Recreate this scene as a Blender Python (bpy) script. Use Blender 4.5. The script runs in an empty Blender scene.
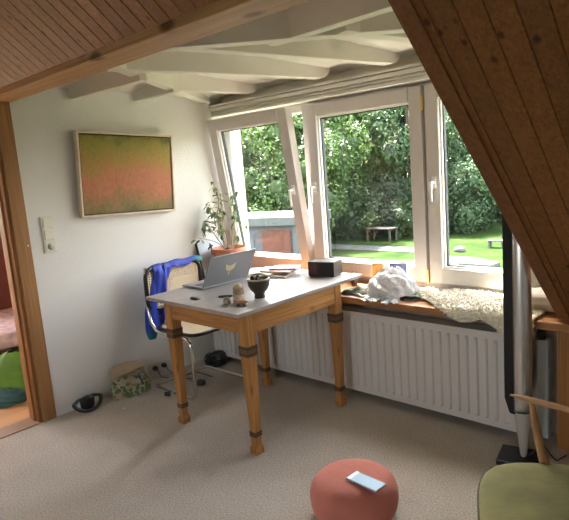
import bpy, math, random
from mathutils import Vector, Matrix
random.seed(7)
S = bpy.context.scene
COL = S.collection
pi = math.pi

# ------------------------------------------------------------------ materials
MATS = {}
def newmat(name):
    m = bpy.data.materials.new(name); m.use_nodes = True
    nt = m.node_tree
    b = nt.nodes['Principled BSDF']
    return m, nt, b
def mat(name, col, rough=0.6, metal=0.0, spec=0.5, bump=0.0, bscale=60.0, var=0.0, vscale=8.0, emit=None, sheen=0.0):
    if name in MATS: return MATS[name]
    m, nt, b = newmat(name)
    b.inputs['Base Color'].default_value = (*col, 1)
    b.inputs['Roughness'].default_value = rough
    b.inputs['Metallic'].default_value = metal
    b.inputs['Specular IOR Level'].default_value = spec
    if sheen: b.inputs['Sheen Weight'].default_value = sheen
    if bump or var:
        tc = nt.nodes.new('ShaderNodeTexCoord')
    if var:
        n = nt.nodes.new('ShaderNodeTexNoise'); n.inputs['Scale'].default_value = vscale; n.inputs['Detail'].default_value = 5
        nt.links.new(tc.outputs['Object'], n.inputs['Vector'])
        mr = nt.nodes.new('ShaderNodeMapRange'); mr.inputs[1].default_value = .3; mr.inputs[2].default_value = .7
        mr.inputs[3].default_value = 1 - var; mr.inputs[4].default_value = 1 + var
        nt.links.new(n.outputs['Fac'], mr.inputs[0])
        hs = nt.nodes.new('ShaderNodeHueSaturation'); hs.inputs['Color'].default_value = (*col, 1)
        nt.links.new(mr.outputs[0], hs.inputs['Value']); nt.links.new(hs.outputs[0], b.inputs['Base Color'])
    if bump:
        n = nt.nodes.new('ShaderNodeTexNoise'); n.inputs['Scale'].default_value = bscale; n.inputs['Detail'].default_value = 4
        nt.links.new(tc.outputs['Object'], n.inputs['Vector'])
        bp = nt.nodes.new('ShaderNodeBump'); bp.inputs['Strength'].default_value = bump; bp.inputs['Distance'].default_value = .01
        nt.links.new(n.outputs['Fac'], bp.inputs['Height']); nt.links.new(bp.outputs[0], b.inputs['Normal'])
    MATS[name] = m
    return m

def ramp(nt, stops):
    r = nt.nodes.new('ShaderNodeValToRGB')
    el = r.color_ramp.elements
    while len(el) > 1: el.remove(el[-1])
    el[0].position = stops[0][0]; el[0].color = (*stops[0][1], 1)
    for p, c in stops[1:]:
        e = el.new(p); e.color = (*c, 1)
    return r

def wood(name, dark, light, axis=1, rough=.5, board=0.0, baxis=0, knots=True, grain=(60, 2.2), boff=0.0, spec=.3, ksc=5.0, bvar=.2):
    """plank / solid wood: grain stretched along axis; board = plank width across baxis"""
    m, nt, b = newmat(name); L = nt.links
    tc = nt.nodes.new('ShaderNodeTexCoord')
    vec = tc.outputs['Object']
    sep = nt.nodes.new('ShaderNodeSeparateXYZ'); L.new(vec, sep.inputs[0])
    if board:
        dv = nt.nodes.new('ShaderNodeMath'); dv.operation = 'DIVIDE'; dv.inputs[1].default_value = board
        ad = nt.nodes.new('ShaderNodeMath'); ad.operation = 'SUBTRACT'; ad.inputs[1].default_value = boff
        L.new(sep.outputs[baxis], ad.inputs[0]); L.new(ad.outputs[0], dv.inputs[0])
        fl = nt.nodes.new('ShaderNodeMath'); fl.operation = 'FLOOR'; L.new(dv.outputs[0], fl.inputs[0])
        wn = nt.nodes.new('ShaderNodeTexWhiteNoise'); wn.noise_dimensions = '1D'; L.new(fl.outputs[0], wn.inputs['W'])
        cmb = nt.nodes.new('ShaderNodeVectorMath'); cmb.operation = 'SCALE'; cmb.inputs['Scale'].default_value = 9
        L.new(wn.outputs['Color'], cmb.inputs[0])
        add = nt.nodes.new('ShaderNodeVectorMath'); L.new(vec, add.inputs[0]); L.new(cmb.outputs[0], add.inputs[1])
        vec = add.outputs[0]
    mp = nt.nodes.new('ShaderNodeMapping'); L.new(vec, mp.inputs[0])
    sc = [grain[0]] * 3; sc[axis] = grain[1]; mp.inputs['Scale'].default_value = sc
    n1 = nt.nodes.new('ShaderNodeTexNoise'); n1.inputs['Scale'].default_value = 1; n1.inputs['Detail'].default_value = 6; n1.inputs['Distortion'].default_value = 1.2
    L.new(mp.outputs[0], n1.inputs['Vector'])
    r = ramp(nt, [(.3, dark), (.7, light)]); L.new(n1.outputs['Fac'], r.inputs[0])
    col = r.outputs[0]
    if board:
        hs = nt.nodes.new('ShaderNodeHueSaturation'); L.new(col, hs.inputs['Color'])
        mr = nt.nodes.new('ShaderNodeMapRange'); mr.inputs[3].default_value = 1 - bvar; mr.inputs[4].default_value = 1 + bvar
        L.new(wn.outputs['Value'], mr.inputs[0]); L.new(mr.outputs[0], hs.inputs['Value']); col = hs.outputs[0]
    if knots:
        mp2 = nt.nodes.new('ShaderNodeMapping'); L.new(vec, mp2.inputs[0])
        s2 = [ksc * 2.0] * 3; s2[axis] = ksc; mp2.inputs['Scale'].default_value = s2
        vo = nt.nodes.new('ShaderNodeTexVoronoi'); vo.inputs['Scale'].default_value = 1; L.new(mp2.outputs[0], vo.inputs['Vector'])
        kr = ramp(nt, [(.0, (.10, .06, .04)), (.09, (.26, .16, .11)), (.17, (1, 1, 1))]); L.new(vo.outputs['Distance'], kr.inputs[0])
        mx = nt.nodes.new('ShaderNodeMix'); mx.data_type = 'RGBA'; mx.blend_type = 'MULTIPLY'; mx.inputs['Factor'].default_value = .85
        L.new(col, mx.inputs['A']); L.new(kr.outputs[0], mx.inputs['B']); col = mx.outputs['Result']
    L.new(col, b.inputs['Base Color'])
    b.inputs['Roughness'].default_value = rough; b.inputs['Specular IOR Level'].default_value = spec
    bp = nt.nodes.new('ShaderNodeBump'); bp.inputs['Strength'].default_value = .12; bp.inputs['Distance'].default_value = .004
    L.new(n1.outputs['Fac'], bp.inputs['Height']); L.new(bp.outputs[0], b.inputs['Normal'])
    return m

# ------------------------------------------------------------------ mesh builder
class MB:
    def __init__(s): s.v = []; s.f = []; s.sm = []
    def add(s, verts, faces, smooth=False):
        k = len(s.v); s.v += [tuple(v) for v in verts]; s.f += [tuple(i + k for i in f) for f in faces]; s.sm += [smooth] * len(faces); return s
    def box(s, x0, x1, y0, y1, z0, z1, M=None):
        vs = [Vector((x, y, z)) for z in (z0, z1) for x, y in ((x0, y0), (x1, y0), (x1, y1), (x0, y1))]
        if M is not None: vs = [M @ v for v in vs]
        return s.add(vs, [(0, 3, 2, 1), (4, 5, 6, 7), (0, 1, 5, 4), (1, 2, 6, 5), (2, 3, 7, 6), (3, 0, 4, 7)])
    def hexa(s, bot, top):
        """bot, top: 4 points each in order (counter-clockwise from above)"""
        return s.add([Vector(p) for p in list(bot) + list(top)], [(0, 3, 2, 1), (4, 5, 6, 7), (0, 1, 5, 4), (1, 2, 6, 5), (2, 3, 7, 6), (3, 0, 4, 7)])
    def prism(s, poly, h0, h1, f):
        """poly: 2-D points; f(a,b,h)->3-D"""
        n = len(poly)
        s.add([f(a, b, h0) for a, b in poly] + [f(a, b, h1) for a, b in poly],
              [tuple(range(n))[::-1], tuple(range(n, 2 * n))] + [(i, (i + 1) % n, n + (i + 1) % n, n + i) for i in range(n)])
        return s
    def tube(s, pts, rad, seg=10, closed=False, flat=1.0):
        pts = [Vector(p) for p in pts]; n = len(pts)
        if not hasattr(rad, '__len__'): rad = [rad] * n
        rings = []; up = None
        for i, p in enumerate(pts):
            if closed: t = (pts[(i + 1) % n] - pts[i - 1])
            else: t = pts[min(i + 1, n - 1)] - pts[max(i - 1, 0)]
            t.normalize()
            if up is None:
                up = Vector((0, 0, 1)) if abs(t.z) < .9 else Vector((1, 0, 0))
            a = t.cross(up)
            if a.length < 1e-4: a = t.cross(Vector((0, 1, 0)))
            a.normalize(); bb = a.cross(t).normalized(); up = bb
            rings.append([p + (a * math.cos(2 * pi * k / seg) + bb * math.sin(2 * pi * k / seg) * flat) * rad[i] for k in range(seg)])
        vs = [q for r in rings for q in r]; fs = []
        m = n if closed else n - 1
        for i in range(m):
            j = (i + 1) % n
            for k in range(seg):
                fs.append((i * seg + k, i * seg + (k + 1) % seg, j * seg + (k + 1) % seg, j * seg + k))
        s.add(vs, fs, True)
        if not closed:
            s.add(rings[0], [tuple(range(seg))]); s.add(rings[-1], [tuple(range(seg))[::-1]])
        return s
    def lathe(s, prof, c=(0, 0, 0), seg=28, smooth=True, sx=1, sy=1, jit=None):
        """prof: list of (r,z); closed at ends when r==0"""
        vs = []; fs = []; n = len(prof)
        for i, (r, z) in enumerate(prof):
            for k in range(seg):
                a = 2 * pi * k / seg
                rr = r * (jit(a, i) if jit else 1)
                vs.append((c[0] + rr * math.cos(a) * sx, c[1] + rr * math.sin(a) * sy, c[2] + z))
        for i in range(n - 1):
            for k in range(seg):
                fs.append((i * seg + k, i * seg + (k + 1) % seg, (i + 1) * seg + (k + 1) % seg, (i + 1) * seg + k))
        s.add(vs, fs, smooth); return s
    def grid(s, nu, nv, f, thick=None, smooth=True):
        vs = [Vector(f(i / (nu - 1), j / (nv - 1))) for j in range(nv) for i in range(nu)]
        fs = [(j * nu + i, j * nu + i + 1, (j + 1) * nu + i + 1, (j + 1) * nu + i) for j in range(nv - 1) for i in range(nu - 1)]
        s.add(vs, fs, smooth); return s
    def build(s, name, m, parent=None, bevel=0, sub=0, solid=0, loc=None, rot=None, segs=2):
        me = bpy.data.meshes.new(name); me.from_pydata(s.v, [], s.f)
        for p, k in zip(me.polygons, s.sm): p.use_smooth = k
        if m is not None: me.materials.append(m)
        me.validate(); me.update()
        o = bpy.data.objects.new(name, me); COL.objects.link(o)
        if parent is not None: o.parent = parent
        if loc is not None: o.location = loc
        if rot is not None: o.rotation_euler = rot
        if solid:
            md = o.modifiers.new('s', 'SOLIDIFY'); md.thickness = solid; md.offset = 0
        if bevel:
            md = o.modifiers.new('b', 'BEVEL'); md.width = bevel; md.segments = segs; md.limit_method = 'ANGLE'; md.angle_limit = math.radians(40)
        if sub:
            md = o.modifiers.new('u', 'SUBSURF'); md.levels = sub; md.render_levels = sub
        return o

def empty(name, loc=(0, 0, 0), rz=0, parent=None):
    o = bpy.data.objects.new(name, None); COL.objects.link(o); o.location = loc; o.rotation_euler = (0, 0, rz); o.empty_display_size = .05
    if parent: o.parent = parent
    return o
def tag(o, label, cat, group=None):
    o['label'] = label; o['category'] = cat
    if group: o['group'] = group
    return o
def struct(o): o['kind'] = 'structure'; return o
def copy_tree(o, parent=None):
    c = o.copy(); COL.objects.link(c)
    if parent is not None: c.parent = parent
    for ch in [x for x in bpy.data.objects if x.parent == o]: copy_tree(ch, c)
    return c

# ------------------------------------------------------------------ shared measures
H = 1.5
def slz(y): return 3.204 - .9 * y                       # main roof slope underside
WA = .05
def wx(y): return -3.67 - WA * (y - 1.412)              # left wall surface
WM = Matrix(((1, -WA, 0, -3.67 + WA * 1.412), (0, 1, 0, 0), (0, 0, 1, 0), (0, 0, 0, 1)))   # (out, along, up) -> world
YW = 3.15                                               # window wall, inner face
XE = -.895                                              # dormer edge of the slope

plaster = mat('plaster', (.72, .695, .67), .9, bump=.32, bscale=120, spec=.2)
plaster_b = mat('white_paint', (.74, .70, .635), .75, spec=.25, bump=.08, bscale=20)
white_joist = mat('white_painted_wood', (.76, .72, .65), .5, spec=.35, bump=.05, bscale=14)
pvc = mat('window_plastic', (.64, .60, .58), .35, spec=.4)
gasket = mat('rubber_gasket', (.03, .035, .04), .6)
brass = mat('brass', (.75, .52, .22), .35, metal=1)
pine = wood('pine_slope', (.16, .064, .017), (.28, .120, .034), axis=1, board=.078, baxis=0, boff=XE, grain=(70, 2.2), ksc=6.5, bvar=.10)
pine_beam = wood('pine_beam', (.34, .19, .085), (.50, .30, .145), axis=0, grain=(55, 1.4), ksc=2.5)
pine_post = wood('pine_post', (.28, .115, .035), (.43, .20, .065), axis=2, grain=(50, 1.6), ksc=3)
door_wood = wood('door_wood', (.26, .12, .045), (.38, .19, .075), axis=2, grain=(60, 1.4), ksc=2.2, knots=False)
sill_wood = wood('sill_wood', (.30, .13, .05), (.50, .24, .09), axis=0, grain=(50, 1.5), knots=False, rough=.35)
table_wood = wood('table_wood', (.31, .135, .04), (.50, .25, .085), axis=2, grain=(55, 2), ksc=3, rough=.42)
apron_wood = wood('apron_wood', (.34, .155, .045), (.54, .28, .10), axis=1, grain=(55, 2), ksc=3, rough=.42)
apron_wood_x = wood('apron_wood_side', (.31, .135, .04), (.50, .25, .085), axis=0, grain=(55, 2), ksc=3, rough=.42)
inlay = mat('dark_inlay', (.075, .04, .022), .5)
laminate = wood('laminate', (.42, .20, .07), (.60, .33, .13), axis=1, grain=(30, 2), knots=False, board=.19, baxis=0)

# ------------------------------------------------------------------ floor, walls
def carpet_mat():
    m, nt, b = newmat('carpet'); L = nt.links
    tc = nt.nodes.new('ShaderNodeTexCoord')
    n = nt.nodes.new('ShaderNodeTexNoise'); n.inputs['Scale'].default_value = 130; n.inputs['Detail'].default_value = 3
    L.new(tc.outputs['Object'], n.inputs['Vector'])
    n2 = nt.nodes.new('ShaderNodeTexNoise'); n2.inputs['Scale'].default_value = 2.2; n2.inputs['Detail'].default_value = 4
    L.new(tc.outputs['Object'], n2.inputs['Vector'])
    r = ramp(nt, [(.32, (.385, .345, .30)), (.5, (.51, .465, .41)), (.68, (.64, .595, .535))]); L.new(n.outputs['Fac'], r.inputs[0])
    mr = nt.nodes.new('ShaderNodeMapRange'); mr.inputs[1].default_value = .35; mr.inputs[2].default_value = .65; mr.inputs[3].default_value = .92; mr.inputs[4].default_value = 1.06
    L.new(n2.outputs['Fac'], mr.inputs[0])
    hs = nt.nodes.new('ShaderNodeHueSaturation'); L.new(r.outputs[0], hs.inputs['Color']); L.new(mr.outputs[0], hs.inputs['Value'])
    L.new(hs.outputs[0], b.inputs['Base Color']); b.inputs['Roughness'].default_value = 1; b.inputs['Specular IOR Level'].default_value = .05
    bp = nt.nodes.new('ShaderNodeBump'); bp.inputs['Strength'].default_value = .8; bp.inputs['Distance'].default_value = .008
    L.new(n.outputs['Fac'], bp.inputs['Height']); L.new(bp.outputs[0], b.inputs['Normal'])
    return m
struct(MB().box(-3.76, 1.7, -2.7, 3.4, -.12, 0).build('floor', carpet_mat()))
struct(MB().box(-6.6, -3.76, -1.2, 3.2, -.12, -.002).build('floor_next_room', laminate))

w = MB()
w.box(-.14, 0, -2.7, .42, -.1, 3.2, WM)
w.box(-.14, 0, 1.33, 3.30, -.1, 3.2, WM)
w.box(-.14, 0, .42, 1.33, 2.03, 3.2, WM)
struct(w.build('wall_left', plaster))
# window wall: parapet, lintel, side piers
w = MB()
w.box(-3.95, 1.7, 2.93, 3.4, -.1, .648)
w.box(-3.95, -3.74, YW, 3.30, .648, 2.6)
w.box(-1.13, 1.7, YW, 3.30, .648, 2.6)
w.box(-3.74, -1.13, YW, 3.32, .648, .70)
w.box(-3.74, -1.13, YW - .03, 3.30, 1.99, 2.6)
struct(w.build('wall_window', plaster_b))
w = MB(); w.box(1.6, 1.74, -2.7, 3.4, -.1, 3.2); struct(w.build('wall_right', plaster))
w = MB()   # rear wall, unseen; its opening is added for fill light
w.box(-3.9, 1.7, -2.84, -2.7, -.1, .75); w.box(-3.9, 1.7, -2.84, -2.7, 2.35, 3.2)
w.box(-3.9, -1.5, -2.84, -2.7, .75, 2.35); w.box(-.3, 1.7, -2.84, -2.7, .75, 2.35)
struct(w.build('wall_rear', plaster))
struct(MB().box(-3.9, 1.74, -2.84, .42, 2.86, 3.0).build('ceiling_flat', plaster_b))

# next room (seen through the doorway)
w = MB()
w.box(-6.7, -6.6, -1.2, 3.2, -.1, .8); w.box(-6.7, -6.6, -1.2, 3.2, 2.0, 2.6); w.box(-6.7, -6.6, -1.2, .2, .8, 2.0); w.box(-6.7, -6.6, 2.4, 3.2, .8, 2.0)  # far wall, with an opening added to let daylight into this room
w.box(-6.7, -3.9, 3.1, 3.2, -.1, 2.6); w.box(-6.7, -3.9, -1.2, -1.1, -.1, 2.6)
w.box(-6.7, -3.8, -1.2, 3.2, 2.5, 2.6)
struct(w.build('wall_next_room', plaster))

# ------------------------------------------------------------------ sloped pine ceiling (boards with grooves)
def slope_boards(x0, x1, y0, y1, name):
    b = MB(); wd = .078; g = .0009
    k0 = math.floor((x0 - XE) / wd); k1 = math.ceil((x1 - XE) / wd)
    n = Vector((0, .669, .743)); n.normalize()
    for k in range(k0, k1):
        a = max(XE + k * wd, x0); c = min(XE + (k + 1) * wd, x1)
        if c - a < .012: continue
        for lo, hi, dz in ((a + g, c - g, 0), ):
            e = .0028
            P = []
            for y in (y0, y1):
                z = slz(y)
                P += [(lo, y, z + e), (lo + e, y, z), (hi - e, y, z), (hi, y, z + e), (hi, y, z + .03), (lo, y, z + .03)]
            b.add(P, [(0, 1, 7, 6), (1, 2, 8, 7), (2, 3, 9, 8), (3, 4, 10, 9), (4, 5, 11, 10), (5, 0, 6, 11), (5, 4, 3, 2, 1, 0), (6, 7, 8, 9, 10, 11)])
    # backing behind the boards
    b.hexa([(x0, y0, slz(y0) + .012), (x1, y0, slz(y0) + .012), (x1, y1, slz(y1) + .012), (x0, y1, slz(y1) + .012)],
           [(x0, y0, slz(y0) + .14), (x1, y0, slz(y0) + .14), (x1, y1, slz(y1) + .14), (x0, y1, slz(y1) + .14)])
    return struct(b.build(name, pine))
slope_boards(-3.9, XE, .3, 1.30, 'ceiling_slope')
slope_boards(XE, 1.7, .3, 2.90, 'ceiling_slope_right')
# beam at the dormer mouth
b = MB(); b.box(-3.80, XE + .02, 1.265, 1.425, 2.03, 2.17)
struct(b.build('trim_1', pine_beam, bevel=.004))
# edge board along the slope
b = MB()
y0, y1 = 1.27, 2.88
b.hexa([(XE - .012, y0, slz(y0) - .012), (XE + .05, y0, slz(y0) - .012), (XE + .05, y1, slz(y1) - .012), (XE - .012, y1, slz(y1) - .012)],
       [(XE - .012, y0, slz(y0) + .12), (XE + .05, y0, slz(y0) + .12), (XE + .05, y1, slz(y1) + .12), (XE - .012, y1, slz(y1) + .12)])
struct(b.build('trim_2', wood('edge_wood', (.16, .065, .022), (.26, .115, .04), axis=1, grain=(50, 1.6), knots=False), bevel=.002))

# ------------------------------------------------------------------ dormer ceiling and joists
def cz(x, y):
    return min(2.165 + .10 * (2.97 - y), 2.135 + .19 * (x - wx(y)), 2.15 + .22 * (XE + .02 - x), 2.34)
nx, ny = 36, 24
xs = [-3.86 + (XE + .08 + 3.86) * i / (nx - 1) for i in range(nx)]; ys = [1.30 + (3.30 - 1.30) * j / (ny - 1) for j in range(ny)]
b = MB()
V = [(x, y, max(cz(x, y), 2.10)) for y in ys for x in xs]; V2 = [(x, y, z + .08) for x, y, z in V]
F = [(j * nx + i, (j + 1) * nx + i, (j + 1) * nx + i + 1, j * nx + i + 1) for j in range(ny - 1) for i in range(nx - 1)]
b.add(V + V2, F + [tuple(q + nx * ny for q in f[::-1]) for f in F])
struct(b.build('ceiling_dormer', plaster_b))
# riser above the pine beam
struct(MB().box(-3.85, XE + .06, 1.36, 1.425, 2.17, 2.5).build('wall_riser', plaster_b))
def joist(name, p0, p1, w=.075, zb=2.10, round_end=True):
    p0 = Vector((*p0, 0)); p1 = Vector((*p1, 0)); d = (p1 - p0); Ln = d.length; d.normalize(); a = Vector((-d.y, d.x, 0)) * w / 2
    b = MB(); st = []; N = 14
    prof = [i / N for i in range(N + 1)]
    for t in prof:
        s_ = t * Ln; lift = 0
        if round_end and Ln - s_ < .07: lift = .045 * (1 - (Ln - s_) / .07) ** 2
        st.append((s_, lift))
    if round_end: st = [q for q in st if Ln - q[0] > .075] + [(Ln - .07, 0), (Ln - .045, .006), (Ln - .02, .022), (Ln, .05)]
    for s_, lift in st:
        p = p0 + d * s_
        for sg in (-1, 1):
            q = p + a * sg
            b.v.append((q.x, q.y, zb + lift)); b.v.append((q.x, q.y, max(cz(q.x, q.y) + .03, zb + .075)))
    n = len(st)
    for i in range(n - 1):
        k = i * 4
        for f in ((0, 4, 5, 1), (2, 3, 7, 6), (0, 2, 6, 4), (1, 5, 7, 3)): b.f.append(tuple(k + q for q in f)); b.sm.append(False)
    b.f.append((0, 1, 3, 2)); b.sm.append(False); k = (n - 1) * 4; b.f.append((k, k + 2, k + 3, k + 1)); b.sm.append(False)
    return struct(b.build(name, white_joist, bevel=.004))
joist('trim_3', (-2.62, 1.40), (-3.76, 2.97), zb=2.098, round_end=False)                 # hip, left
joist('trim_4', (-2.55, 1.40), (-.98, 2.68), zb=2.098, round_end=False)                  # hip, right
joist('trim_5', (-3.34, 2.30), (-3.20, 3.02))
joist('trim_6', (-2.85, 1.62), (-2.49, 3.02))
joist('trim_7', (-2.26, 1.62), (-1.95, 3.04))
joist('trim_8', (-1.62, 2.08), (-1.42, 3.04))
joist('trim_9', (-3.72, 1.82), (-2.88, 1.85), round_end=False, w=.05, zb=2.066)
joist('trim_10', (-3.74, 2.31), (-3.22, 2.31), round_end=False, w=.05, zb=2.076)
joist('trim_11', (-1.98, 1.99), (XE, 1.94), round_end=False, w=.06)
# dormer cheek above the slope
b = MB()
b.prism([(1.30, slz(1.30) + .10), (3.0, slz(3.0) + .10), (3.4, .70), (3.4, 2.6), (1.30, 2.6)], XE + .005, XE + .09, lambda a, c, h: (h, a, c))
struct(b.build('wall_cheek', plaster_b))
# knee wall of upright pine boards below the slope
b = MB()
for i in range(24):
    x0_ = XE - .012 + i * .105
    b.box(x0_ + (.001 if i else 0), x0_ + .104, 2.775, 2.80, 0, .70)
b.box(XE + .02, 1.6, 2.79, 2.86, 0, .70)
struct(b.build('wall_knee', pine_post, bevel=.002))

# ------------------------------------------------------------------ doorway
b = MB(); b.box(-.005, .012, 1.318, 1.408, 0, 2.06, WM); b.box(-.005, .018, .33, .425, 0, 2.06, WM); b.box(-.005, .012, .33, 1.408, 2.0, 2.035, WM)
d = empty('door_1'); struct(d)
b.build('door_casing', door_wood, d, bevel=.004)
b = MB(); b.box(-.165, -.005, 1.30, 1.33, 0, 2.03, WM); b.box(-.165, -.005, .42, .445, 0, 2.03, WM); b.box(-.165, -.005, .42, 1.34, 1.995, 2.03, WM)
b.box(-.11, -.055, 1.288, 1.302, 0, 2.0, WM)
b.build('door_jamb', door_wood, d, bevel=.003)
MB().box(-.15, .004, .44, 1.30, 0, .006, WM).build('threshold', mat('threshold_wood', (.30, .17, .08), .5), d)
MB().box(.012, .018, 1.385, 1.392, 1.15, 1.158, WM).build('nail', mat('nail', (.8, .8, .78), .4), d)

# ------------------------------------------------------------------ windows
def glass_mat():
    m = bpy.data.materials.new('window_glass'); m.use_nodes = True; nt = m.node_tree; nt.nodes.clear()
    out = nt.nodes.new('ShaderNodeOutputMaterial'); mix = nt.nodes.new('ShaderNodeMixShader')
    tr = nt.nodes.new('ShaderNodeBsdfTransparent'); tr.inputs[0].default_value = (.93, .96, .95, 1)
    gl = nt.nodes.new('ShaderNodeBsdfGlossy'); gl.inputs['Roughness'].default_value = .02
    lw_ = nt.nodes.new('ShaderNodeLayerWeight'); lw_.inputs[0].default_value = .5
    pw_ = nt.nodes.new('ShaderNodeMath'); pw_.operation = 'POWER'; pw_.inputs[1].default_value = 5; nt.links.new(lw_.outputs['Facing'], pw_.inputs[0])
    fr = nt.nodes.new('ShaderNodeMath'); fr.operation = 'MULTIPLY_ADD'; fr.inputs[1].default_value = .6; fr.inputs[2].default_value = .035; nt.links.new(pw_.outputs[0], fr.inputs[0])
    nt.links.new(fr.outputs[0], mix.inputs[0]); nt.links.new(tr.outputs[0], mix.inputs[1]); nt.links.new(gl.outputs[0], mix.inputs[2])
    nt.links.new(mix.outputs[0], out.inputs[0]); return m
glass = glass_mat()

def rect_frame(b, x0, x1, z0, z1, w, y0, y1, wb=None):
    wb = wb or w
    b.box(x0, x0 + w, y0, y1, z0, z1); b.box(x1 - w, x1, y0, y1, z0, z1)
    b.box(x0 + w, x1 - w, y0, y1, z0, z0 + wb); b.box(x0 + w, x1 - w, y0, y1, z1 - w, z1)
def handle(parent, x, z, y):
    h = MB(); h.box(x - .014, x + .014, y - .012, y, z - .035, z + .035)
    h.tube([(x, y - .01, z), (x, y - .045, z)], .009, 10)
    h.tube([(x, y - .045, z + .008), (x, y - .048, z - .03), (x, y - .048, z - .115)], [.011, .010, .008], 10)
    return h.build('window_handle', mat('white_handle', (.85, .84, .82), .3), parent, bevel=.002)
def sash(root, W, Ht, wst=.092, handle_side=None):
    """built in root space: x 0..W, z 0..Ht, room side at y<0"""
    fr = MB(); rect_frame(fr, 0, W, 0, Ht, wst, -.028, .04, wst + .008)
    s_ = fr.build('sash', pvc, root, bevel=.006)
    bd = MB(); rect_frame(bd, wst - .006, W - wst + .006, wst + .002, Ht - wst + .006, .016, -.006, .03)
    bd.build('glazing_bead', mat('bead', (.86, .85, .83), .3), root, bevel=.002)
    g = MB(); rect_frame(g, wst + .008, W - wst - .008, wst + .016, Ht - wst - .008, .009, .012, .036)
    g.build('gasket', gasket, root)
    MB().box(wst + .012, W - wst - .012, .020, .024, wst + .02, Ht - wst - .012).build('pane', glass, root)
    if handle_side is not None: handle(root, handle_side, Ht * .52, -.028)
    return s_
# outer fixed frame of each window, all three share posts
Z0, Z1 = .688, 1.99
def window(n, x0, x1, sx0, sx1, tilt=0, hside=None, hinge=None):
    r = empty('window_%d' % n, (0, 0, 0)); struct(r)
    fr = MB(); rect_frame(fr, x0, x1, Z0, Z1, .058, YW - .012, YW + .07)
    fr.build('window_frame', pvc, r, bevel=.004)
    e = empty('opening_sash', (sx0, YW - .030, .733), 0, r); e.rotation_euler = (tilt, 0, 0)
    fs = sash(e, sx1 - sx0, 1.968 - .733, handle_side=hside)
    if hinge:
        h = MB()
        for z in (.775, 1.86):
            h.tube([(hinge, YW - .062, z - .045), (hinge, YW - .062, z + .045)], .009, 10)
        h.build('hinge', brass, r)
    return r
window(1, -3.745, -2.795, -3.715, -2.825, tilt=math.radians(7.6), hside=.89 - .045)
window(2, -2.795, -1.81, -2.775, -1.822, hside=.045, hinge=-1.812)
window(3, -1.81, -1.10, -1.80, -1.175, hside=.055)

# curtain rail (white, three tracks) under the lintel
cr = empty('curtain_rail', (-2.4, 3.06, 2.012)); struct(cr)
b = MB()
b.box(-3.76, -.92, 3.03, 3.12, 1.978, 2.062); b.box(-3.76, -.92, 3.005, 3.03, 1.972, 1.990); b.box(-3.76, -.92, 3.012, 3.03, 1.998, 2.012); b.box(-3.76, -.92, 3.000, 3.03, 2.020, 2.045); b.box(-3.76, -.92, 2.99, 3.03, 2.052, 2.068)
o = b.build('rail_profile', mat('rail_white', (.83, .80, .75), .35), cr, bevel=.001); o.location = (2.4, -3.06, -2.0)

# sill bench
b = MB(); b.box(-3.76, 1.6, 2.69, 3.16, .648, .69)
struct(b.build('trim_12', sill_wood, bevel=.006))

# ------------------------------------------------------------------ radiator
rad = empty('radiator', (-2.36, 2.74, 0)); tag(rad, 'long white ribbed panel radiator below the window bench', 'radiator')
rx0, rx1 = -3.64 + 2.36, -1.09 + 2.36
pts = []; n = int((rx1 - rx0) / .0555)
for i in range(n):
    a = rx0 + i * .0555
    pts += [(a, .012), (a + .030, .012), (a + .037, 0), (a + .0485, 0)]
pts.append((rx1, .012))
b = MB(); vs = []; zz = [.052, .075, .075, .555, .555, .58]
for k, (z, fl) in enumerate([(.05, 1), (.085, 1), (.10, 0), (.53, 0), (.545, 1), (.58, 1)]):
    for (x, y) in pts: vs.append((x, -.02 + (.012 if fl else y), z))
m_ = len(pts); fs = [(k * m_ + i, k * m_ + i + 1, (k + 1) * m_ + i + 1, (k + 1) * m_ + i) for k in range(5) for i in range(m_ - 1)]
b.add(vs, fs, False)
b.box(rx0, rx1, -.004, .07, .05, .58)
radw = mat('radiator_enamel', (.68, .65, .63), .35, spec=.4)
b.build('panel', radw, rad)
b = MB()
b.box(rx0 - .006, rx1 + .006, -.014, .085, .575, .588); b.box(rx0 - .008, rx0, -.012, .085, .05, .588); b.box(rx1, rx1 + .008, -.012, .085, .05, .588)
b.build('top_grille', radw, rad, bevel=.002)
for x in (rx0 + .3, 0, rx1 - .3): MB().box(x - .02, x + .02, .07, .175, .1, .54).build('bracket', radw, rad)
b = MB(); b.tube([(rx1 + .02, .04, .3), (rx1 + .02, .04, .56)], .011); b.build('pipe', radw, rad)

# second radiator's end + valve behind loudspeaker
hp = empty('heating_pipe', (-.985, 2.80, 0)); tag(hp, 'pale upright heating pipe with black valve knob under the bench end', 'pipe')
MB().box(-.03, .03, -.02, .04, 0.03, .57).build('pipe_cover', mat('pipe_blue', (.52, .60, .64), .5), hp, bevel=.01)
MB().lathe([(0, 0), (.02, 0), (.022, .01), (.022, .04), (.016, .05), (0, .05)], (0, -.03, .575), 14).build('valve_knob', mat('black_plastic', (.015, .015, .017), .4), hp)

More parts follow.
